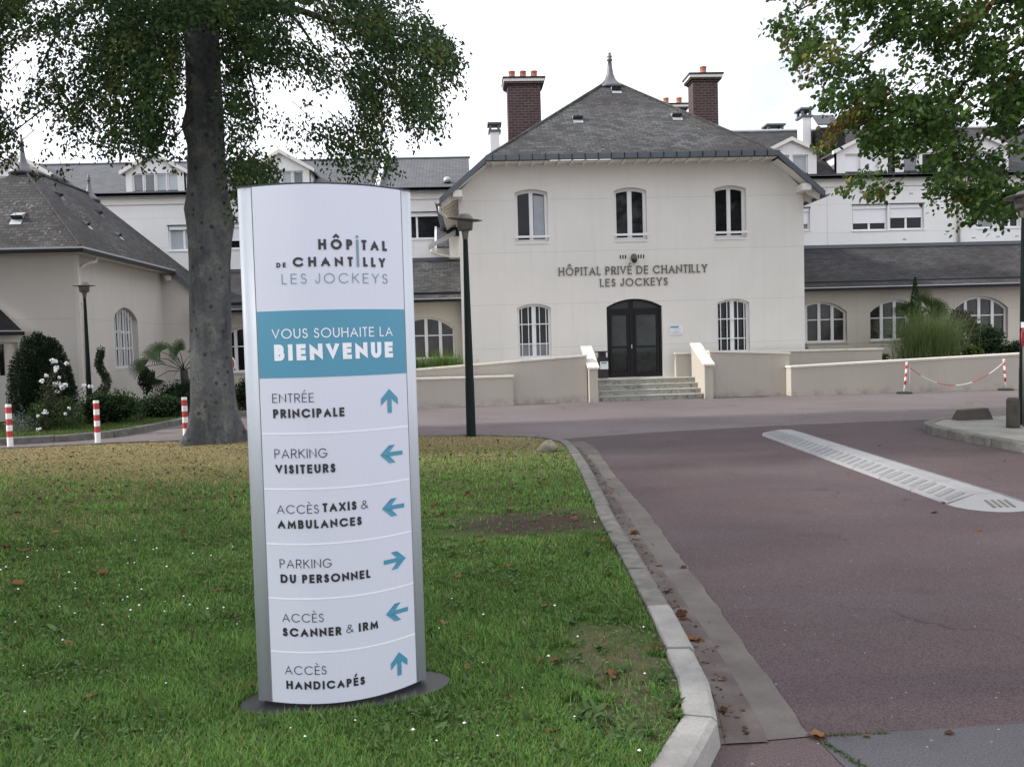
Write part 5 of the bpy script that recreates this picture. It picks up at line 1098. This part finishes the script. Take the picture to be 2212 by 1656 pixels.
bush('round_shrub', 'dark shrub by the trunk under the palm', 'bush', (-7.35, 23.6, .48), (1.0, .6, .46), 3000, .08, (.014, .034, .012), (.04, .07, .025), 46, 'shrubs along the pavilion wall', .3, .4)
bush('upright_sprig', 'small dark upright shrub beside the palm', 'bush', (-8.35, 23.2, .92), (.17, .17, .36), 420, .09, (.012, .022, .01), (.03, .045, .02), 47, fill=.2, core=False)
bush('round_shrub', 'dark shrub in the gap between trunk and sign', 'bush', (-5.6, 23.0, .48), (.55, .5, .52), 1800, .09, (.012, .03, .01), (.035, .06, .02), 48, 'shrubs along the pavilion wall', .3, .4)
bush('dry_ground_cover', 'brown leaf litter and low stems in the bed', 'plant', (-7.1, 22.0, .15), (1.0, .9, .08), 1600, .07, (.06, .035, .025), (.12, .08, .06), 49, fill=.1, core=False)
# spiral topiary
TS = thing('spiral_topiary', 'narrow dark spiral clipped tree beside the barred window', 'bush', (-8.72, 21.4, .1)); g = np.random.default_rng(50); n = 3400; q = g.uniform(0, 1, n); ang = q*math.pi*3.6+.6; rad = np.interp(q, [0, .4, 1], [.17, .12, .02]); tk = np.interp(q, [0, .6, 1], [.13, .10, .075])
C = np.stack([-8.72+rad*np.cos(ang), 21.4+rad*np.sin(ang), .15+1.62*q], 1); u = unit(g.normal(size=(n, 3))); V, Fc = leaf_arrays(C+u*tk[:, None]*g.uniform(.7, 1, n)[:, None], u+g.normal(0, .5, (n, 3)), u+g.normal(0, .5, (n, 3)), g.uniform(.03, .055, n), np.full(n, .022)); npmesh('foliage', V, [Fc], 'leaf', TS, np.repeat(pal(g, n, (.012, .03, .012), (.035, .06, .022)), 6, 0))
mb = MB(); mb.tube([(-8.72+np.interp(q, [0, .4, 1], [.17, .12, .02])*math.cos(q*math.pi*3.6+.6), 21.4+np.interp(q, [0, .4, 1], [.17, .12, .02])*math.sin(q*math.pi*3.6+.6), .05+1.7*q) for q in [i/40 for i in range(41)]], [.085-.04*i/40 for i in range(41)], 8); mb.build('stem', 'twig', TS, True)
# rose with white blooms
RS = thing('rose_bush', 'tall thin rose bush with white blooms against the dark evergreen', 'plant', (-8.95, 18.5, .1)); mb = MB(); rg = random.Random(8); blooms = []
for (cx_, cy_) in ((690, 668), (733, 680), (868, 706), (737, 760), (720, 803), (775, 886), (612, 865), (548, 935), (720, 975), (745, 990), (768, 972), (850, 990), (812, 1022), (748, 1073), (1098, 995), (1182, 1012)):
    px, py = cx_/3.68/1.646, (1100+cy_/3.68)/1.646; e = at(px, py, 18.35+rg.uniform(-.15, .15)); blooms.append((e, rg.uniform(.035, .062)))
    s0 = Vector((-8.75+rg.uniform(-.12, .12), 18.5, .1)); mid = s0.lerp(e, .55)+Vector((rg.uniform(-.1, .1), 0, .1)); mb.tube([s0, s0.lerp(mid, .6), mid, e-Vector((0, 0, .02))], [.012, .010, .007, .004], 5, False)
mb.build('stems', 'twig', RS)
def flower_mb(c, r, rg):
    mb = MB()
    for k in range(9):
        d = Vector((rg.gauss(0, 1), rg.gauss(0, 1), rg.gauss(0, .8))).normalized(); s = d.orthogonal().normalized(); b = d.cross(s); q = c+d*r*.55
        mb.add([q+s*r*.6, q+b*r*.6+d*r*.2, q-s*r*.6, q-b*r*.6+d*r*.2, q+d*r*.55], [(0, 1, 4), (1, 2, 4), (2, 3, 4), (3, 0, 4), (0, 3, 2, 1)])
    return mb
for c, r in blooms: flower_mb(c, r, rg).build('bloom', 'white', RS)
g = np.random.default_rng(51); n = 420; tpos = np.array([[*(Vector((-8.75, 18.5, .4)).lerp(blooms[int(k)][0], t)+Vector((a, b, c)))] for k, t, a, b, c in zip(g.integers(0, len(blooms), n), g.uniform(.2, .95, n), g.normal(0, .06, n), g.normal(0, .06, n), g.normal(0, .06, n))]); V, Fc = leaf_arrays(tpos, g.normal(size=(n, 3)), g.normal(size=(n, 3)), g.uniform(.03, .06, n), g.uniform(.02, .035, n)); npmesh('leaves', V, [Fc], 'leaf', RS, np.repeat(pal(g, n, (.03, .05, .02), (.07, .09, .035)), 6, 0))
rr2 = random.Random(9)
FL = thing('small_white_flowers', 'scattered little pink and white blooms in front of the yew', 'plant', (-8.9, 18.1, .3))
for (cx_, cy_) in ((592, 1322), (570, 1352), (612, 1350), (495, 1392), (905, 1290), (856, 1362), (524, 1556), (490, 1570)):
    e = at(cx_/3.68/1.646, (1100+cy_/3.68)/1.646, 18.05); flower_mb(e, .035, rr2).build('bloom', 'white', FL); MB().tube([e, e-Vector((0, -.05, .25))], .004, 4, False).build('stem', 'twig', FL)
# fan palms
def palm(name, label, x, y, z, h, fr, L, seed, col=((.03, .055, .02), (.065, .10, .04))):
    t = thing(name, label, 'palm', (x, y, z)); rg = random.Random(seed); mb = MB(); mb.tube([(x, y, z-.05), (x+.02, y, z+h*.5), (x, y, z+h)], [.13, .12, .10], 10); mb.build('trunk', 'stone', t, True); pm = MB(); V = []; F_ = []; cc = []
    for k, (az, el, ln) in enumerate(fr):
        d = Vector((math.cos(az)*math.cos(el), math.sin(az)*math.cos(el), math.sin(el))); b0 = Vector((x, y, z+h)); b1 = b0+d*ln*.55+Vector((0, 0, .05)); b2 = b0+d*ln-Vector((0, 0, .12*ln)); pm.tube([b0, b1, b2], [.014, .011, .008], 5, False)
        dd = (b2-b1).normalized(); side = dd.cross(Vector((0, 0, 1))).normalized(); side = side if side.length > .1 else Vector((1, 0, 0)); up = side.cross(dd); rl_ = rg.uniform(.5, 1.15)*(1 if rg.random() < .75 else -1); side, up = side*math.cos(rl_)+up*math.sin(rl_), up*math.cos(rl_)-side*math.sin(rl_)
        for j in range(26):
            a = R(-125+250*j/25); lv = (dd*math.cos(a)+side*math.sin(a)+up*.12).normalized(); ll = L*(1-.28*abs(j-12.5)/12.5)*rg.uniform(.9, 1.05); wd = lv.cross(up).normalized()*.017; o = len(V); m1 = b2+lv*ll*.55; m2 = b2+lv*ll*.85-Vector((0, 0, .05*ll)); tip = b2+lv*ll-Vector((0, 0, .22*ll))
            V += [b2-wd*.5, b2+wd*.5, m1+wd, m1-wd, m2+wd*.7, m2-wd*.7, tip]; F_ += [(o, o+1, o+2, o+3), (o+3, o+2, o+4, o+5)]; cc.append((o+5, o+4, o+6))
    pm.build('leaf_stalks', 'twig', t); V = np.array([list(v) for v in V]); gq = np.random.default_rng(seed); npmesh('fronds', V, [np.array(F_), np.array(cc)], 'leaf', t, np.repeat(pal(gq, len(V)//7, *col), 7, 0)); return t
palm('fan_palm', 'fan palm with spreading leaves against the pavilion, beside the trunk', -7.75, 24.4, .1, 1.05, [(2.9, .75, .95), (3.3, .25, 1.05), (2.2, 1.1, .7), (.4, .9, .6), (.1, .3, .8), (3.9, .55, .9), (5.0, .4, .6), (-.6, .1, .7), (4.4, .9, .7), (3.15, -.15, .8)], .48, 61)
palm('fan_palm', 'fan palm behind the big feathery grass at the right', 14.15, 26.9, .72, 1.45, [(a, e, .5) for a, e in ((0, .5), (1, .8), (2, .6), (3.1, .5), (4, .7), (5, .6), (5.6, .3), (3.6, .2), (4.6, .3), (4.7, 1.3))], .55, 62)
# conifer spike behind it
g = np.random.default_rng(63); n = 1500; TC = thing('slender_conifer', 'narrow pointed conifer rising above the feathery grass', 'tree', (14.2, 27.3, .72)); q = g.uniform(0, 1, n)**.8; a = g.uniform(0, 6.28, n); rr3 = (1-q)*.46+.02
V, Fc = leaf_arrays(np.stack([14.2+rr3*np.cos(a)*.5, 27.3+rr3*np.sin(a)*.5, 1.2+2.15*q], 1), np.stack([np.cos(a), np.sin(a), np.full(n, .9)], 1)+g.normal(0, .3, (n, 3)), g.normal(size=(n, 3)), g.uniform(.10, .2, n)*(1.2-q), np.full(n, .03)); npmesh('foliage', V, [Fc], 'leaf', TC, np.repeat(pal(g, n, (.02, .045, .018), (.045, .08, .03)), 6, 0)); MB().tube([(14.2, 27.3, .7), (14.2, 27.3, 3.2)], [.05, .008], 8).build('trunk', 'twig', TC, True)
def tuft(name, label, x, y, z, n, hmin, hmax, spread, seed, a, b, wd=.006, rx=.25):
    t = thing(name, label, 'ornamental grass', (x, y, z)); g = np.random.default_rng(seed); az = g.uniform(0, 6.283, n); h = g.uniform(hmin, hmax, n); s = spread*g.uniform(.1, 1, n); bx = np.stack([x+g.normal(0, rx, n), y+g.normal(0, rx*.6, n), np.full(n, z)], 1); d = np.stack([np.cos(az), np.sin(az), np.zeros(n)], 1); sd = np.stack([-np.sin(az), np.cos(az), np.zeros(n)], 1)+g.normal(0, .3, (n, 3)); K = 6; R_ = []
    for k in range(K):
        q = k/(K-1); c = bx+d*(s*q**1.9)[:, None]; c[:, 2] += h*(q-.42*q**3.2*np.clip(s/spread, .2, 1)); w = wd*(1-q*.9); R_ += [c-sd*w, c+sd*w]
    V = np.stack(R_, 1).reshape(-1, 3); o = (np.arange(n)*2*K)[:, None]; Fc = np.concatenate([o+np.array([[2*k, 2*k+1, 2*k+3, 2*k+2]]) for k in range(K-1)]); npmesh('blades', V, [Fc], 'grass', t, np.repeat(pal(g, n, a, b), 2*K, 0)); return t
tuft('feathery_grass', 'huge fountain of feathery green grass behind the right ramp wall', 14.05, 26.2, .72, 3600, .7, 2.15, 1.7, 71, (.09, .15, .045), (.30, .36, .16), .0055, .40)
tuft('feathery_grass', 'low green feathery grass below the arched window left of the lamp', -.75, 25.7, .62, 1700, .5, 1.1, .62, 72, (.05, .11, .02), (.14, .22, .05), .007, .36); tuft('feathery_grass', 'green grass tuft beside the sign edge', -1.75, 25.7, .62, 1000, .5, 1.05, .55, 73, (.05, .10, .02), (.13, .20, .05), .007, .3)
bush('purple_shrub', 'dark purple leaved shrub against the rightmost arched window', 'bush', (15.75, 27.4, 1.62), (.62, .5, .72), 1900, .10, (.03, .018, .018), (.065, .04, .035), 74, fill=.2, core=False)
bush('glossy_shrub', 'round glossy green shrub right of the feathery grass', 'bush', (15.95, 26.3, 1.30), (.50, .45, .52), 1800, .09, (.02, .045, .02), (.055, .095, .045), 75, fill=.3)
bush('golden_shrub', 'small yellow green shrub beside the feathery grass', 'bush', (15.05, 25.6, .92), (.34, .3, .28), 900, .07, (.06, .09, .015), (.14, .17, .03), 76, fill=.3)
bush('low_hedge', 'low dark green planting along the top of the right ramp wall', 'bush', (17.2, 26.2, .98), (1.3, .4, .34), 2600, .08, (.02, .045, .015), (.055, .09, .03), 77, fill=.3)
bush('low_shrub', 'low green shrub left of the feathery grass behind the wall', 'bush', (11.9, 25.6, .90), (.62, .35, .20), 1200, .08, (.025, .05, .015), (.06, .10, .03), 78, fill=.3)
bush('small_shrub', 'small brownish shrub at the corner of the entrance building', 'bush', (10.45, 27.6, 1.18), (.38, .3, .34), 700, .08, (.035, .04, .02), (.08, .08, .045), 79, fill=.2, core=False)

# ---- lawn grass
LPOLY = [(x-.01, y-.02) for x, y in KI]+[(-1.2, -3), (-14, -3), (-14, 15.0)]
def proj_np(P):
    v = P-np.array([[0, 0, H]]); c = v@np.array(w_); return np.stack([CX+F*(v@np.array(r_))/c, CY-F*(v@np.array(u_))/c], 1)
g = np.random.default_rng(81); N = 560000; py = g.uniform(928, 1900, N); px = g.uniform(-260, 1720, N)
d = np.array(w_)[None]+(px[:, None]-CX)/F*np.array(r_)[None]+(CY-py[:, None])/F*np.array(u_)[None]; tt = (.10-H)/d[:, 2]; G = d*tt[:, None]; G[:, 2] = .10
ok = (tt > 0)&(G[:, 1] < 15.6)&(G[:, 1] > .8)&inpoly(G[:, :2], LPOLY); G = G[ok]
def soilmask(G):
    n = .5*mottled(G[:, :2], 6, 5)+.4*mottled(G[:, :2], 15, 6); a = ((G[:, 0]-.52)/.85)**2+((G[:, 1]-7.45)/.48)**2+n*1.6; b = ((G[:, 0]-.68)/.26)**2+((G[:, 1]-4.0)/.75)**2+n*1.5; return np.minimum(a, b)
sm_ = soilmask(G); rel = G[:, :2]-np.array([[SC.x, SC.y]]); ia = ((rel@np.array(se)[:2]-.012)/.46)**2+((rel@np.array(sn)[:2])/.212)**2
keep = (ia > np.where((rel@np.array(sn)[:2] > .1)&(np.abs(rel@np.array(se)[:2]) < .3), .86, 1.06))&((sm_ > 1.3)|(g.uniform(0, 1, len(G)) < .06)); G = G[keep]
dist = np.hypot(G[:, 0], G[:, 1]); n = len(G); clump = mottled(G[:, :2], 3.0, 7); fine = mottled(G[:, :2], 11, 8)
far = np.clip((G[:, 1]+2.2*mottled(G[:, :2], .8, 9)+1.0*fine-8.9)/5.6, 0, 1); hgt = g.uniform(.014, .040, n)*(1+.35*clump)*np.interp(far, [0, 1], [1, .55])
wdt = np.maximum(.0022, .00050*dist)*g.uniform(.7, 1.3, n); az = g.uniform(0, 6.283, n); ln_ = g.uniform(.2, 1.0, n)*hgt
D = np.stack([np.cos(az), np.sin(az), np.zeros(n)], 1); Sd = np.stack([-np.sin(az), np.cos(az), np.zeros(n)], 1); up = np.array([[0, 0, 1.]])
V = np.stack([G-Sd*wdt[:, None], G+Sd*wdt[:, None], G+D*(ln_*.35)[:, None]+up*(hgt*.62)[:, None]+Sd*(wdt*.8)[:, None], G+D*(ln_*.35)[:, None]+up*(hgt*.62)[:, None]-Sd*(wdt*.8)[:, None], G+D*ln_[:, None]+up*hgt[:, None]], 1).reshape(-1, 3); o = (np.arange(n)*5)[:, None]
c = pal(g, n, (.060, .142, .028), (.150, .255, .064), .34)*(1+.34*clump+.16*fine)[:, None]; c = np.where((g.uniform(0, 1, n) < .07)[:, None], pal(g, n, (.14, .14, .05), (.24, .20, .09)), c)
yc = pal(g, n, (.155, .130, .060), (.31, .255, .135)); mixf = (far+g.normal(0, .26, n) > .5)[:, None]; c = np.where(mixf, yc, c)
tag(npmesh('lawn_grass', V, [o+np.array([[0, 1, 2, 3]]), o+np.array([[3, 2, 4]])], 'grass', None, np.repeat(c, 5, 0)), 'short lawn grass, green near the sign and straw yellow by the trunk', 'grass', kind='stuff')
n = 26000; G = np.stack([g.uniform(-11.5, -6.6, n), 16.95+4.2*g.uniform(0, 1, n)**1.6, np.full(n, .10)], 1); G = G[inpoly(G[:, :2], BI+[(-14, 28.4)])]; n = len(G); h_ = g.uniform(.02, .07, n); az = g.uniform(0, 6.283, n); D = np.stack([np.cos(az), np.sin(az), np.zeros(n)], 1); Sd = np.stack([-np.sin(az), np.cos(az), np.zeros(n)], 1)*.009
V = np.stack([G-Sd, G+Sd, G+D*(h_*.6)[:, None]+up*h_[:, None]], 1).reshape(-1, 3); tag(npmesh('bed_grass', V, [np.arange(3*n).reshape(-1, 3)], 'grass', None, np.repeat(pal(g, n, (.05, .10, .02), (.12, .17, .05)), 3, 0)), 'grass growing along the kerb of the planting bed', 'grass', kind='stuff')
# broad leaved weeds, clover heads and litter in the lawn
def lawn_pts(n, y0, y1, x0_=-200, x1_=1560):
    o = []
    while sum(map(len, o)) < n:
        q = np.stack([g.uniform(x0_, x1_, 4000), g.uniform(y0, y1, 4000)], 1); d = np.array(w_)[None]+(q[:, :1]-CX)/F*np.array(r_)[None]+(CY-q[:, 1:])/F*np.array(u_)[None]; P = d*((.10-H)/d[:, 2])[:, None]; P[:, 2] = .10
        rel = P[:, :2]-np.array([[SC.x, SC.y]]); ia = ((rel@np.array(se)[:2]-.012)/.53)**2+((rel@np.array(sn)[:2])/.25)**2; P = P[inpoly(P[:, :2], LPOLY)&(ia > 1.15)&(P[:, 1] < 14.6)]; o.append(P)
    return np.concatenate(o)[:n]
W0 = lawn_pts(420, 1080, 1720); k = 7; ci = np.repeat(np.arange(len(W0)), k); n = len(ci); az = g.uniform(0, 6.283, n); el = g.uniform(.15, 1.0, n); dd = np.stack([np.cos(az)*np.cos(el), np.sin(az)*np.cos(el), np.sin(el)], 1); L = g.uniform(.035, .085, n); V, Fc = leaf_arrays(W0[ci]+g.normal(0, .012, (n, 3))*np.array([[1, 1, 0]]), dd, np.array([[0, 0, 1.]])+g.normal(0, .35, (n, 3)), L, L*g.uniform(.25, .5, n))
tag(npmesh('lawn_weeds', V, [Fc], 'grass', None, np.repeat(pal(g, n, (.05, .10, .025), (.11, .17, .06)), 6, 0)), 'broad leaved weeds and clover growing in the lawn', 'weeds', kind='stuff')
W1 = np.concatenate([lawn_pts(55, 1040, 1650), lawn_pts(30, 1160, 1380, -50, 520)]); mb = MB(); rg = random.Random(4)
for q in W1:
    c = Vector(q)+Vector((0, 0, rg.uniform(.035, .06))); r = rg.uniform(.004, .009); mb.add([c+Vector((r, 0, 0)), c+Vector((0, r, 0)), c-Vector((r, 0, 0)), c-Vector((0, r, 0)), c+Vector((0, 0, r*.8)), c-Vector((0, 0, r*.5))], [(0, 1, 4), (1, 2, 4), (2, 3, 4), (3, 0, 4), (1, 0, 5), (2, 1, 5), (3, 2, 5), (0, 3, 5)])
tag(mb.build('clover_flowers', 'white'), 'tiny white clover heads and daisies dotted over the lawn', 'flowers', kind='stuff')
W2 = lawn_pts(1500, 945, 1120, -200, 1240); n = len(W2); W2[:, 2] += .028; V, Fc = leaf_arrays(W2, g.normal(size=(n, 3))*np.array([[1, 1, .25]]), np.array([[0, 0, 1.]])+g.normal(0, .5, (n, 3)), g.uniform(.03, .065, n), g.uniform(.02, .04, n))
tag(npmesh('leaf_litter', V, [Fc], 'dry', None, np.repeat(pal(g, n, (.045, .030, .018), (.12, .08, .048)), 6, 0)), 'small brown leaves littering the yellow grass round the trunk', 'leaf litter', kind='stuff')
W4 = lawn_pts(9000, 1010, 1750); k = 3; ci = np.repeat(np.arange(len(W4)), k); n = len(ci); az = g.uniform(0, 6.283, n); dd = np.stack([np.cos(az), np.sin(az), g.uniform(-.1, .5, n)], 1); L = g.uniform(.008, .019, n); V, Fc = leaf_arrays(W4[ci]+np.stack([g.normal(0, .002, n), g.normal(0, .002, n), g.uniform(.010, .032, len(W4))[ci]], 1), dd, np.array([[0, 0, 1.]])+g.normal(0, .4, (n, 3)), L, L*.9)
tag(npmesh('clover_leaves', V, [Fc], 'grass', None, np.repeat(pal(g, n, (.05, .115, .03), (.13, .21, .075)), 6, 0)), 'small clover leaves carpeting the lawn between the grass', 'clover', kind='stuff')
n = 420; q = g.uniform(3.5, 13.5, n); xk = np.interp(-q, [-a[1] for a in KO][::-1] if KO[0][1] < KO[-1][1] else [-a[1] for a in KO], [a[0] for a in KO]); P = np.stack([xk+.02+np.abs(g.normal(0, .07, n)), q, np.full(n, .021)], 1); V, Fc = leaf_arrays(P, g.normal(size=(n, 3))*np.array([[1, 1, .2]]), np.array([[0, 0, 1.]])+g.normal(0, .4, (n, 3)), g.uniform(.012, .035, n), g.uniform(.008, .022, n))
tag(npmesh('gutter_litter', V, [Fc], 'dry', None, np.repeat(pal(g, n, (.04, .025, .015), (.13, .075, .035)), 6, 0)), 'crumbled leaf bits and dirt lying along the kerb in the gutter', 'leaf litter', kind='stuff')
# weeds growing in the road joint
n = 420; q = g.uniform(0, 1, n); P = np.stack([1.38+q*.10+g.normal(0, .008, n), 3.42-q*.34+g.normal(0, .012, n), np.full(n, .008)], 1); P[:160] = np.stack([1.36+g.uniform(0, .32, 160), 3.463+g.normal(0, .006, 160), np.full(160, .008)], 1); V, Fc = leaf_arrays(P, g.normal(size=(n, 3))*np.array([[1, 1, 0]])+np.array([[0, 0, .8]]), g.normal(size=(n, 3)), g.uniform(.006, .016, n), np.full(n, .005)); tag(npmesh('joint_weeds', V, [Fc], 'grass', None, np.repeat(pal(g, n, (.03, .06, .012), (.08, .12, .03)), 6, 0)), 'green weeds growing in the joint of the road patch', 'weeds', kind='stuff')

# ---- fallen leaves, each one lying by itself
def dry_leaf_mesh(seed, shape):
    rg = random.Random(seed); n = 18; V = [(0, 0, .004)]; col = []; Fs = []
    for i in range(n):
        a = 2*math.pi*i/n; r = {'lobed': .62+.38*abs(math.cos(2.5*a))**.8, 'oval': 1/math.sqrt((math.cos(a)/1.0)**2+(math.sin(a)/.55)**2)}[shape]*rg.uniform(.9, 1.08); x, y = r*math.cos(a), r*math.sin(a); V.append((x, y, .10+.45*(y*y)*rg.uniform(.7, 1.2)+.12*x*x*rg.uniform(-.5, 1.2)))
    Fs = [(0, i+1, (i+1) % n+1) for i in range(n)]; me = bpy.data.meshes.new('fallen_leaf'); me.from_pydata(V, [], Fs); me.update(); c = rg.choice([(.11, .042, .018), (.15, .070, .030), (.075, .032, .016), (.19, .105, .05)]); a = me.color_attributes.new('Col', 'FLOAT_COLOR', 'POINT')
    for i in range(len(V)): k = rg.uniform(.75, 1.2); a.data[i].color = (c[0]*k, c[1]*k, c[2]*k, 1)
    me.materials.append(MT['dry']); return me
LM = [dry_leaf_mesh(i, 'lobed' if i % 3 else 'oval') for i in range(9)]; rg = random.Random(31)
spots = [('L', x, y, s) for x, y, s in ((150, 1390, .06), (205, 1502, .06), (10, 1178, .07), (55, 1188, .06), (222, 1238, .06), (432, 1241, .06), (78, 1545, .05), (540, 1482, .05), (35, 1260, .06), (300, 1130, .05), (120, 1150, .05), (395, 1150, .05), (470, 1275, .05), (255, 1072, .06), (420, 1100, .05), (30, 1395, .05), (510, 1330, .04))]+[('R', x, y, s) for x, y, s in ((1100, 1222, .05), (1176, 1308, .05), (960, 1345, .045), (1012, 1376, .05), (1322, 1456, .055), (1196, 1580, .06), (1165, 1428, .05), (1100, 1505, .045), (990, 1245, .045), (1240, 1120, .06), (1105, 1098, .07), (940, 1090, .06), (1010, 1070, .06), (1318, 1068, .06), (1198, 1425, .04), (1425, 1400, .055), (1130, 1330, .04), (1040, 1170, .05), (1305, 1168, .05), (1010, 1440, .04))]+[('G', x, y, s) for x, y, s in ((1368, 1147, .06), (1372, 1152, .06), (1440, 1278, .05), (1434, 1302, .04), (1470, 1328, .065), (1478, 1338, .05), (1500, 1380, .07), (1508, 1384, .05), (1505, 1420, .035), (1560, 1468, .04), (1562, 1535, .04), (1372, 1165, .05), (1424, 1222, .04), (1476, 1225, .04))]+[('D', x, y, s) for x, y, s in ((2015, 1052, .06), (2040, 1086, .05), (2018, 1106, .05), (1990, 1063, .05), (1762, 1590, .06), (1770, 1592, .05), (1955, 1078, .035), (1848, 1008, .04), (1900, 962, .04), (2170, 995, .04), (2115, 1144, .035), (1870, 982, .035), (1830, 1020, .04), (1872, 1590, .025), (2050, 1583, .03))]
lab = {'L': 'dry brown leaf lying in the green grass left of the sign', 'R': 'dry brown leaf on the lawn right of the sign', 'G': 'curled brown leaf in the concrete gutter', 'D': 'small brown leaf lying on the maroon drive'}
grp = {'L': 'brown leaves left of the sign', 'R': 'brown leaves right of the sign', 'G': 'brown leaves in the gutter', 'D': 'brown leaves on the drive'}
for k, (z_, x, y, s) in enumerate(spots):
    zz = {'L': .122, 'R': .122, 'G': .016, 'D': .010}[z_]; p = gr(x, y, zz); o = bpy.data.objects.new('fallen_leaf', LM[k % 9]); S.collection.objects.link(o); o.location = p; o.rotation_euler = (rg.uniform(-.25, .25), rg.uniform(-.25, .25), rg.uniform(0, 6.28)); s *= .74; o.scale = (s*rg.uniform(.8, 1.1), s*rg.uniform(.7, 1), s*rg.uniform(.6, 1.0)); tag(o, lab[z_], 'fallen leaf', grp[z_])
